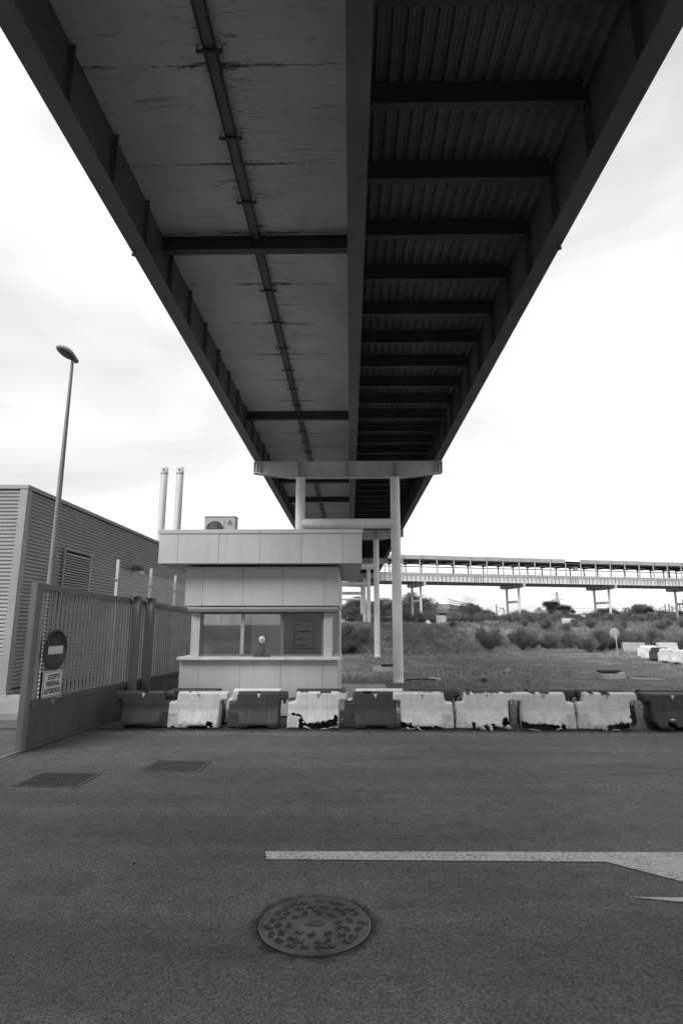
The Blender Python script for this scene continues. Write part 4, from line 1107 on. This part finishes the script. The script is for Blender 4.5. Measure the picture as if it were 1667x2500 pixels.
# rear row: whole barriers, tops showing above and between the front ones
rear_full = {(fl, dk): barrier_mesh(3.3+fl*2+dk, [], [], fl, .004, .02) for fl in (False, True) for dk in (False, True)}
REAR = [(-3.25, True, True, 'dark plastic barrier of the rear row behind the stickered white one'), (-2.30, False, False, 'white plastic barrier of the rear row between booth and intact dark barrier'),
        (-1.15, False, True, 'dark plastic barrier of the rear row behind the cracked white one'), (-.09, False, False, 'white plastic barrier of the rear row beside the concrete apron'),
        (.93, False, True, 'dark plastic barrier of the rear row behind the gashed white one'), (1.95, False, True, 'dark plastic barrier of the rear row behind the bent white one'),
        (3.00, False, True, 'dark plastic barrier of the rear row behind the widely holed white one'), (4.05, True, True, 'dark plastic barrier of the rear row filling the gap before the last dark one'),
        (5.17, True, True, 'dark plastic barrier of the rear row behind the scuffed dark one')]
for i, (x0, fl, dk, lab) in enumerate(REAR):
    t = thing('plastic_barrier', (x0, 10.74+random.uniform(-.02,.02), 0.0), lab, 'barrier', 'rear row of plastic barriers', R(random.uniform(-1,1)))
    put('shell', rear_full[fl, dk][0], MAT['bar_dark' if dk else 'bar_white'], t); add_bits(t, dk, fl, False, True)

# distant barriers at the edge of the grass
lowm = {dk: barrier_mesh(1.1+dk, [], [], False, .006, .04) for dk in (False, True)}
FARB = [(16.55, 33.6, -50, False), (16.05, 32.7, -58, False), (15.75, 31.7, -68, False), (15.35, 30.9, -62, False), (15.05, 30.0, -72, False), (14.85, 29.0, -75, True), (14.75, 28.0, -80, False), (14.8, 27.1, -80, False), (14.75, 26.0, -88, False)]
for i, (x, y, a, dk) in enumerate(FARB):
    lab = 'white plastic barrier in the curved row beyond the grass' if not dk else 'dark plastic barrier in the curved row beyond the grass'
    t = thing('plastic_barrier', (x, y, float(terrain(x, y))-.01), lab, 'barrier', 'curved row of barriers beyond the grass', R(a))
    put('shell', lowm[dk][0], MAT['bar_dark' if dk else 'bar_white'], t, scale=(1.0, 1.0, 1.05)); t.rotation_euler.x = R(random.uniform(-4,4)); t.rotation_euler.y = R(random.uniform(-2,2))

# concrete road blocks
def jersey(x, y, L_, h, rz, label, mat='conc_lt'):
    z = float(terrain(x, y)) - .05
    t = thing('concrete_barrier', (x, y, z), label, 'concrete barrier', 'concrete road blocks', R(rz))
    prof = [(-.28,0),(.28,0),(.28,.08),(.15,.35),(.10,h),(-.10,h),(-.15,.35),(-.28,.08)]
    MB().prism(prof, -L_/2, L_/2, 'x').build('block', MAT[mat], t)
    MB().box(-L_/2+.1, -L_/2+.3, -.06, .06, h, h+.02).build('lifting_slot', MAT['concrete'], t)
jersey(21.0, 38.8, 1.3, .62, 2, 'pale concrete block behind the curved row of barriers')
jersey(18.7, 38.6, 1.4, .62, -8, 'grey concrete block half hidden by scrub beside the round sign', 'concrete')
jersey(16.9, 39.6, 1.0, .7, 12, 'short grey concrete block deep in the scrub', 'concrete')
jersey(8.0, 51.0, .75, .85, 8, 'white concrete block on the crest of the sandy bank')
jersey(19.6, 52.0, 1.1, .62, -4, 'white concrete block on the crest above the scrub')
jersey(13.2, 54.0, 1.3, .5, 3, 'low white concrete block beside the footbridge pier on the crest')

# round sign seen from behind
sx_, sy_ = 15.35, 33.6; sz_ = float(terrain(sx_, sy_))
rs = thing('round_sign', (sx_, sy_, sz_-.03), 'round road sign seen from behind on a thin leaning post', 'sign', rotz=R(6))
MB().tube((0,0,0),(-.05,0,1.62),.03,n=8).build('post', MAT['galv'], rs)
d = MB().lathe([(0,0),(.29,0),(.30,.015),(.29,.02),(0,.02)], 28); d.v = [(x-.04, .05+z, y+1.32) for x, y, z in d.v]; d.build('disc', MAT['cap_dull'], rs)
MB().box(-.10, .02, -.035, .048, 1.0, 1.62).build('clamp_rail', MAT['galv'], rs)

# inspection chambers with dark lids, and rubble
def chamber(x, y, r, label, lid_off):
    z = float(terrain(x, y))
    t = thing('inspection_chamber', (x, y, z), label, 'manhole', 'raised concrete inspection chambers')
    v = []; n = 14
    for k in range(n):
        a = 2*math.pi*k/n; q = r*(1+.12*math.sin(3*a+1)+.06*math.sin(7*a)); v.append((q*math.cos(a), q*.8*math.sin(a), -.05))
    v += [(p[0]*.94, p[1]*.94, .17+.02*math.sin(k)) for k, p in enumerate(v[:n])]
    MB().add(v, [tuple(range(n, 2*n))] + [(k, (k+1) % n, n+(k+1) % n, n+k) for k in range(n)]).build('concrete_ring', MAT['concrete'], t)
    MB().box(-r*.62, r*.62, -r*.4, r*.4, .20, .25, .01).build('lid', MAT['rubber'], t, (lid_off, 0, 0), (0, R(-1.5), R(5)))
chamber(1.35, 22.7, .52, 'low concrete chamber with dark lid beside the first pier column', .18)
chamber(8.45, 19.3, .52, 'low concrete chamber with dark lid out in the open grass', .02)
def stone(x, y, r, label, mat='pebble', grp=None):
    V_ = []; F_ = []; n = 7
    for i, zz in enumerate((-.2, .35, .75, .95)):
        q = (1.0, 1.0, .72, .25)[i]
        for k in range(n):
            a = 2*math.pi*k/n; s = q*random.uniform(.8, 1.15); V_.append((r*s*math.cos(a), r*.8*s*math.sin(a), r*.8*zz*random.uniform(.85,1.1)))
    for i in range(3):
        for k in range(n): F_.append((i*n+k, i*n+(k+1) % n, (i+1)*n+(k+1) % n, (i+1)*n+k))
    F_.append(tuple(range(3*n, 4*n)))
    o = MB().add(V_, F_).build('stone', MAT[mat], None, (x, y, float(terrain(x, y))), (0, 0, random.random()*6))
    tag(o, label, 'stone', grp)
for dx, dy, r in ((-.14, 0, .12), (0, .08, .13), (.13, .02, .12), (.05, -.1, .09)): stone(2.75+dx, 19.2+dy, r, 'pale rubble lump in the small heap right of the first pier column', grp='rubble heap in the grass')
stone(6.05, 22.6, .13, 'lone pale stone lying in the open grass')
stone(2.0, 18.8, .07, 'small pale stone close beside the first pier column')
for x, y in ((4.6, 34.6), (5.8, 35.5), (2.2, 35.8), (6.6, 34.9), (3.2, 38.0)): stone(x, y, .09, 'small pale stone on the grassy mound', grp='stones on the mound')
plank = MB().box(-.5, .5, -.05, .05, 0, .03).build('plank', MAT['conc_lt'], None, (9.5, 18.9, .03), (0, R(1), R(-8))); tag(plank, 'pale plank lying in the grass by the open chamber', 'plank')
MB().tube((0,0,0),(.6,.1,.02),.02,n=6).tube((.6,.1,.02),(.95,-.05,.01),.02,n=6).build('black_hose', MAT['rubber'], None, (1.75, 18.6, .03), label='dark hose end lying at the foot of the first pier column', category='hose')

# ================================================================== VEGETATION
def strips(base, tip, mid, w):
    """curved tapered blades: (n,3) arrays -> verts, tri/quads as tris"""
    n = len(base)
    side = np.cross(tip-base, RNG.normal(size=(n,3))); side /= np.maximum(np.linalg.norm(side, axis=1, keepdims=True), 1e-6)
    w = np.asarray(w).reshape(-1,1)
    V = np.stack([base-side*w, base+side*w, mid-side*w*.7, mid+side*w*.7, tip], 1).reshape(-1,3)
    o = (np.arange(n)*5)[:,None]
    F = np.concatenate([o+np.array([[0,1,3]]), o+np.array([[0,3,2]]), o+np.array([[2,3,4]])])
    return V, F
# grass on the open ground and mound (stuff)
def grass(name, n, region, hmin, hmax, w, mat, mask=None, clump=True):
    x0, x1, y0, y1 = region
    m = int(n*1.0)
    u = RNG.random(m); y = y0 + (y1-y0)*u**1.25
    x = x0 + (x1-x0)*RNG.random(m)
    ok = (x > -1.0) | (y > 17); ok &= x < (2.5+ y*.66); ok &= x > -.3-y*.06
    ok &= ~((x < 1.06) & (x > -3.8) & (y < 17.3))
    if mask is not None: ok &= mask(x, y)
    if clump: ok &= (vnoise(x, y, .9, 7) + .6*vnoise(x, y, 3.1, 9) + RNG.normal(size=m)*.45) > -.08
    x, y = x[ok], y[ok]; k = len(x)
    z = terrain(x, y) - .01
    h = (hmin + (hmax-hmin)*RNG.random(k)**1.6) * (1+.35*vnoise(x, y, 1.3, 3))
    base = np.stack([x, y, z], 1)
    lean = np.stack([RNG.normal(size=k)*.45, RNG.normal(size=k)*.45, np.ones(k)], 1)
    tip = base + lean*h[:,None]; mid = base + lean*np.array([.35,.35,.55])*h[:,None]
    V, F = strips(base, tip, mid, w*(.6+.8*RNG.random(k))*(1+ (y/40.0)))
    put(name, arr_mesh(name, V, F), MAT[mat], kind='stuff')
grass('short_grass', 190000, (-2, 27, 11.05, 42), .03, .11, .006, 'grass')
grass('dry_grass', 42000, (-2, 27, 15, 50), .05, .26, .006, 'dry_grass', lambda x, y: (vnoise(x, y, .45, 12) > .05) | ((y > 30) & (y < 34)) | (terrain(x, y) > 1.2))
grass('slope_weeds', 42000, (11, 42, 38, 56), .12, .55, .010, 'broom', lambda x, y: (terrain(x, y) > .03))
grass('mound_weeds', 60000, (-6, 10, 31, 48), .08, .42, .010, 'grass', lambda x, y: terrain(x, y) > .05)

# shrubs and trees -----------------------------------------------------------
def broom_mesh(name, seed, n, h, spread, w, up=1.0):
    """many fine upright twigs filling an uneven dome, thin at the rim"""
    rng = np.random.default_rng(seed)
    nb = 22
    a0 = rng.random(nb)*2*np.pi; l0 = rng.random(nb)**.55
    dirs = np.stack([np.cos(a0)*l0*spread, np.sin(a0)*l0*spread, up*(1.0-.45*l0**2)*(.75+.35*rng.random(nb))], 1)
    j = rng.integers(0, nb, n)
    t0 = .12 + .72*rng.random(n)**.8
    B = dirs[j]*h*t0[:,None] + rng.normal(size=(n,3))*h*(.03+.075*t0)[:,None]*np.array([1,1,.6])
    B[:,2] = np.abs(B[:,2])
    L = h*(.07+.16*rng.random(n))
    D = dirs[j]*.7 + rng.normal(size=(n,3))*np.array([.38,.38,.25]); D[:,2] = np.abs(D[:,2])+.45
    D /= np.linalg.norm(D, axis=1, keepdims=True)
    T = B + D*L[:,None]; Mm = B + D*L[:,None]*.5 + rng.normal(size=(n,3))*.012*h
    V, F = strips(B, T, Mm, w*(.6+.8*rng.random(n)))
    return arr_mesh(name, V, F), [d*h*.8 for d in dirs]
def stems_mesh(dirs, r):
    mb = MB()
    for d in dirs: mb.tube((0,0,-.05), tuple(d), r, r*.4, n=5, caps=False)
    return mb.mesh('stems')
BRO = []
for s in range(6):
    m, d = broom_mesh('twigs', 100+s, 4200, 1.75, .62, .0085); BRO.append((m, stems_mesh(d, .018)))
def span_of(x, y):
    px = 855 + 1375*x/y
    for lim, words in ((985, 'close to the overhead walkway piers'), (1130, 'by the first footbridge pier'), (1250, 'under the first footbridge span'), (1365, 'by the second footbridge pier'),
                       (1475, 'under the second footbridge span'), (1570, 'by the third footbridge pier'), (1640, 'under the third footbridge span'), (9e9, 'by the last footbridge pier')):
        if px < lim: return words
def plant(name, lab, cat, grp, x, y, s, var, rz=None, zs=1.0, matk='broom', twn='twigs', stn='stems', pool=None):
    z = float(terrain(x, y)) - .03
    pool = pool or BRO
    m, st = pool[var % len(pool)]
    if '@' in lab:
        lab = lab.replace('@', span_of(x, y)).replace('#', 'large' if s > .78 else ('mid-sized' if s > .6 else 'small'))
    t = thing(name, (x, y, z), lab, cat, grp, random.random()*6.28 if rz is None else rz)
    t.scale = (s, s, s*zs)
    put(twn, m, MAT[matk], t); put(stn, st, MAT['bark'], t)
    return t
k = 0
# scrub along the foot of the bank on the right, then up the slope behind it
rows = [(58, 39.5, 13.5, 46, .42, 1.15, '# wispy broom bush at the bank foot, @', 'broom bushes along the bank foot'),
        (52, 43.5, 14, 50, .45, 1.0, '# wispy broom bush on the bank slope, @', 'broom bushes on the bank slope'),
        (30, 48.5, 15, 55, .4, .7, '# low broom bush near the bank crest, @', 'broom bushes near the bank crest')]
for n, yy, xa, xb, sa, sb, lab, grp in rows:
    for i in range(n):
        x = xa + (xb-xa)*((i+random.uniform(-.4,.4))/n); y = yy + random.uniform(-1.7, 1.7) - max(0, x-20)*.10
        if 12.6 < x < 15.5 and y < 41.5: continue
        if math.hypot(x-15.35, y-33.6) < 1.6 or (19.5 < x < 22.5 and y < 39.3): continue
        plant('broom_bush', lab, 'bush', grp, x, y, random.uniform(sa, sb), k); k += 1
plant('broom_bush', 'bare slender sapling standing alone before the sandy bank', 'bush', None, 8.9, 37.5, .95, 1, 0.3, 1.2)
plant('broom_bush', 'rounded grey broom bush standing alone right of the sapling', 'bush', None, 11.9, 40.2, .95, 2)
for x, y, s in ((9.7, 42.0, .5), (10.9, 42.8, .55), (7.6, 43.0, .4), (13.2, 42.2, .8), (14.3, 41.3, .75), (12.4, 44.5, .6)):
    plant('broom_bush', 'broom bush growing out of the pale sandy bank', 'bush', 'broom bushes on the sandy bank', x, y, s, k); k += 1
for x, y, s in ((-1.2, 35.5, 1.0), (-.6, 34.2, .8), (.4, 36.3, .8), (-.2, 37.8, .9), (1.0, 38.5, .6), (-1.6, 33.9, .8), (-2.0, 36.0, 1.0), (.1, 34.8, .65), (-.9, 37.0, 1.0), (.7, 37.4, .65)):
    plant('broom_bush', 'dark weedy bush on the mound beside the booth', 'bush', 'dark bushes on the mound', x, y, s, k, None, .8, 'leaf'); k += 1
for x, y, s in ((5.3, 49.0, .55), (4.2, 47.5, .45), (6.4, 52.5, .5), (3.0, 50.0, .5)):
    plant('broom_bush', 'small bush on the mound crest near the footbridge pier', 'bush', 'small bushes on the mound crest', x, y, s, k); k += 1
for x, y in ((4.15, 18.3),):
    plant('grass_tuft', 'small dark tuft of weeds in the open grass', 'plant', None, x, y, .14 if y < 20 else .3, k, None, .7); k += 1

def leafy_mesh(name, seed, n, h, rx, clumps, leaf, low=.25):
    rng = np.random.default_rng(seed)
    cc = []
    for i in range(clumps):
        a = rng.random()*2*np.pi; q = rng.random()**.6; zz = low + (1-low)*rng.random()**.8
        wz = np.sin(np.pi*np.clip((zz-low)/(1-low)*.85+.12, 0, 1))**.6
        cc.append((np.cos(a)*q*rx*wz, np.sin(a)*q*rx*wz, zz*h*.95))
    cc = np.array(cc); j = rng.integers(0, clumps, n)
    dd = rng.normal(size=(n,3)); dd /= np.linalg.norm(dd, axis=1, keepdims=True)
    P = cc[j] + dd*(rng.random(n)**.45)[:,None]*rx*.34*(.6+.8*rng.random(clumps))[j][:,None]*np.array([1,1,.75])
    u = rng.normal(size=(n,3)); u /= np.linalg.norm(u, axis=1, keepdims=True)
    v = np.cross(u, rng.normal(size=(n,3))); v /= np.linalg.norm(v, axis=1, keepdims=True)
    s = leaf*(.6+.8*rng.random(n))[:,None]
    V = np.stack([P-u*s, P+v*s*.5, P+u*s, P-v*s*.5], 1).reshape(-1,3)
    F = (np.arange(n)*4)[:,None] + np.arange(4)[None]
    return arr_mesh(name, V, F), cc
def trunk_mesh(cc, h, r, low):
    mb = MB(); mb.tube((0,0,-.1),(0,0,h*low*1.1), r, r*.75, n=8, caps=False)
    mb.tube((0,0,h*low*1.08),(.05*h,0,h*.6), r*.75, r*.45, n=7, caps=False)
    for c in cc[:14]: mb.tube((0,0,h*(low*.6+.3*random.random()*.5)), tuple(c), r*.4, r*.1, n=5, caps=False)
    return mb.mesh('trunk')
LEAFY = []
for s in range(5):
    m, cc = leafy_mesh('crown', 200+s, 5200, 3.2, 1.9, 26, .075, .12); LEAFY.append((m, trunk_mesh(cc, 3.2, .09, .12)))
PINE = []
for s in range(2):
    m, cc = leafy_mesh('crown', 300+s, 9000, 6.0, 3.4, 34, .13, .42); PINE.append((m, trunk_mesh(cc, 6.0, .2, .42)))
def tree(lab, grp, x, y, s, var, zs=1.0, pool=None, matk='leaf', name='leafy_tree'):
    return plant(name, lab, 'tree', grp, x, y, s, var, None, zs, matk, 'crown', 'trunk', pool or LEAFY)
def at(px, Y): return (px-855.0)/1375.0*Y
# tree line on the plateau behind the footbridge (positions read off the photo's skyline)
for i, (px, Y, s) in enumerate([(845,95,1.25),(862,100,1.45),(905,95,1.3),(918,98,1.2),(938,92,1.35),(952,95,1.35),(975,90,1.1),(990,92,1.3),(1000,97,1.25),(878,104,1.6),(825,98,1.3),(1010,112,2.0),(1032,114,1.9)]):
    tree('# leafy tree behind the pale wall panels, @', 'trees behind the walkway piers', at(px,Y), Y, s*.95, i)
for i, (px, Y, s) in enumerate([(1130,95,1.35),(1142,97,1.5),(1155,96,1.25),(1168,94,1.1),(1120,92,1.0),(1182,92,1.0)]):
    tree('# leafy tree at the end of the road overpass, @', 'trees beside the overpass', at(px,Y), Y, s*.8, i+2)
for i, (px, Y, s) in enumerate([(1262,92,1.15),(1275,94,1.1),(1420,96,1.0),(1452,95,1.25),(1468,96,1.35),(1490,94,1.15),(1505,96,1.1),(1538,95,1.55),(1550,97,1.6),(1562,95,1.4),(1590,94,1.1),(1605,96,1.15),(1622,93,1.0),(1640,95,1.05),(1660,94,1.0),(1680,95,1.2),(1240,90,.9),(1305,92,.85),(1325,95,.9),(1385,94,.85),(1400,92,.8)]):
    tree('# rounded shrubby tree on the skyline, @', 'shrubby trees along the skyline', at(px,Y), Y, s*.78, i+1, .85)
for i in range(64):
    px = 880 + i*12.6 + random.uniform(-6, 6); Y = random.uniform(60, 88)
    if abs(px-1062) < 22 and Y < 70: continue
    x = at(px, Y)
    rel = (Vector((x, Y, 0)) - PA_near).dot(fn)
    if -3.5 < rel < 6.5: Y -= 10; x = at(px, Y)
    plant('broom_bush', '# broom bush on the plateau, @', 'bush', 'broom bushes on the plateau', x, Y, random.uniform(.65, 1.15), k); k += 1
tree('larger round-headed pine below the lattice pylon', None, at(1337,150), 150, .98, 0, 1.0, PINE, 'pine', 'stone_pine')
tree('smaller round-headed pine beside the lattice pylon', None, at(1366,150), 150, .82, 1, 1.0, PINE, 'pine', 'stone_pine')
for i, (px, s) in enumerate(((1016,.9),(1030,.8))): tree('dark tree rising behind the overpass', 'dark trees behind the overpass', at(px,165), 165, s*1.35, i, 1.0, PINE, 'pine', 'stone_pine')

# ================================================================== FAR BACKGROUND
# low pale wall panels
for i in range(8):
    Y = 84.0; px = 925 + i*11.6
    if i == 4: continue
    x = at(px, Y); z = float(terrain(x, Y))
    o = MB().box(-.33, .33, -.06, .06, -.1, 1.15, .01).build('wall_panel', MAT['conc_lt'], None, (x, Y, z), (0, R(random.uniform(-1.5,1.5)), R(random.uniform(-4,4))))
    tag(o, 'low pale concrete panel standing in line behind the pier columns', 'wall panel', 'low pale wall panels')
# road overpass
ov = thing('road_overpass', (16.0, 150.0, 1.7), 'grey concrete road overpass with railings ending among trees', 'bridge')
pA = Vector((19.0-16, 128-150, 5.75-1.7+.35)); pB = Vector((30.2-16, 155-150, 5.55-1.7+.2))
def beam(a, b, w, z0, z1):
    d = (b-a); n_ = Vector((-d.y, d.x, 0)).normalized()*w
    v = [a+n_+Vector((0,0,z0)), a-n_+Vector((0,0,z0)), b-n_+Vector((0,0,z0)), b+n_+Vector((0,0,z0)), a+n_+Vector((0,0,z1)), a-n_+Vector((0,0,z1)), b-n_+Vector((0,0,z1)), b+n_+Vector((0,0,z1))]
    return MB().add(v, [(3,2,1,0),(4,5,6,7),(0,1,5,4),(1,2,6,5),(2,3,7,6),(3,0,4,7)])
pC = pA + (pA-pB)*.12
beam(pC, pB, 4.0, -1.1, 0.0).build('deck', MAT['overpass'], ov)
beam(pC, pB, 3.6, -1.9, -1.102).build('girder', MAT['steel'], ov)
dd = (pB-pC); nn_ = Vector((-dd.y, dd.x, 0)).normalized()
for s in (-1, 1):
    off = nn_*3.8*s
    beam(pC+off, pB+off, .06, .95, 1.05).build('rail', MAT['overpass'], ov); beam(pC+off, pB+off, .05, .45, .53).build('rail', MAT['overpass'], ov)
    for k in range(17):
        q = pC + dd*(k/16) + off; MB().box(q.x-.06, q.x+.06, q.y-.06, q.y+.06, q.z, q.z+1.15).build('rail_post', MAT['overpass'], ov)
    if s < 0:
        for k in range(14):
            q = pC + dd*(.5+.035*k) + off; MB().tube((q.x, q.y, q.z+1.05), (q.x, q.y, q.z+2.9), .05, n=5).build('screen_post', MAT['galv'], ov)
for u in (.93, .70):
    q = pC + dd*u
    MB().box(q.x-.5, q.x+.5, q.y-.5, q.y+.5, -.5, q.z-1.9).build('support', MAT['conc_lt'], ov)
q = pC + dd*1.0; MB().box(q.x-.4, q.x+2.0, q.y-3.0, q.y+4.0, -.5, q.z-1.2).build('abutment', MAT['steel'], ov)

def lattice(x, y, h, w, label, arms):
    t = thing('lattice_pylon', (x, y, 1.5), label, 'pylon')
    mb = MB(); n = 9
    def half(z): return w*(1-.8*z/h)
    for sx in (-1,1):
        for sy in (-1,1): mb.tube((sx*w, sy*w, 0), (sx*w*.2, sy*w*.2, h), .16, .12, n=4, caps=False)
    for i in range(n):
        z0, z1 = h*i/n, h*(i+1)/n; a, b = half(z0), half(z1)
        for s in (-1,1):
            mb.tube((-a, s*a, z0), (b, s*b, z1), .09, n=4, caps=False); mb.tube((a, s*a, z0), (-b, s*b, z1), .09, n=4, caps=False)
            mb.tube((s*a, -a, z0), (s*b, b, z1), .09, n=4, caps=False)
    mb.build('tower', MAT['pole'], t)
    for z, l in arms:
        a = MB(); a.tube((-l,0,z),(l,0,z),.12,n=4,caps=False).tube((-l,0,z),(0,0,z+1.2),.09,n=4,caps=False).tube((l,0,z),(0,0,z+1.2),.09,n=4,caps=False)
        for s in (-1, -.5, .5, 1): a.tube((s*l,0,z),(s*l,0,z-1.1),.09,n=4,caps=False)
        a.build('cross_arm', MAT['pole'], t)
lattice(at(1351,430), 430, 24.5, 2.2, 'tall lattice power pylon rising behind the two round pines', ((22.5, 3.6), (18.8, 4.3), (15.2, 3.4)))
def mast(px, Y, ztop, label, arm=1):
    x = at(px, Y); z = 1.6
    t = thing('catenary_mast', (x, Y, z), label, 'mast', 'railway catenary masts')
    h = ztop - z
    MB().box(-.12, .12, -.12, .12, 0, h).build('mast', MAT['pole'], t)
    b = MB().tube((0,0,h*.86),(arm*1.6,0,h*.80),.06,n=5).tube((0,0,h*.66),(arm*1.6,0,h*.80),.05,n=5).tube((arm*1.6,0,h*.80),(arm*1.6,0,h*.70),.05,n=5)
    b.build('bracket_arm', MAT['pole'], t)
for px, Y, zt, a, lab in ((1205,140,6.6,1,'thin railway mast left of the footbridge pier among scrub'), (1222,146,6.0,1,'shorter railway mast just left of a footbridge pier'),
                     (1606,150,7.0,-1,'railway mast, outermost of the cluster under the footbridge'), (1615,146,7.0,1,'railway mast in the middle of the cluster under the footbridge'), (1622,150,6.6,1,'railway mast nearest the pier in the cluster'),
                     (1640,140,6.6,1,'railway mast just right of the last footbridge pier'), (1649,150,6.9,1,'railway mast standing right beside the last pier')):
    mast(px, Y, zt, lab, a)
MB().box(-.9,.9,-.9,.9,0,6.2).build('brick_tower', MAT['concrete'], None, (at(1661,140),140,1.6), label='slim grey tower block beside the last footbridge pier', category='tower')
for i, (z0, z1, Y) in enumerate(((7.0,6.6,150),(6.2,6.0,150),(5.4,5.3,146),(8.6,7.6,220),(7.4,6.8,220),(4.9,4.8,140))):
    mb = MB(); n = 26
    for k in range(n):
        a, b = k/n, (k+1)/n
        f_ = lambda u: (at(1150,Y)+(at(1720,Y)-at(1150,Y))*u, Y, z0+(z1-z0)*u - 1.0*math.sin(math.pi*((u*3) % 1.0))*.35)
        mb.tube(f_(a), f_(b), .028 if Y < 200 else .04, n=4, caps=False)
    o = mb.build('overhead_wire', MAT['pole'], None, label='thin overhead wire strung along the railway behind the scrub', category='wire', group='railway overhead wires')
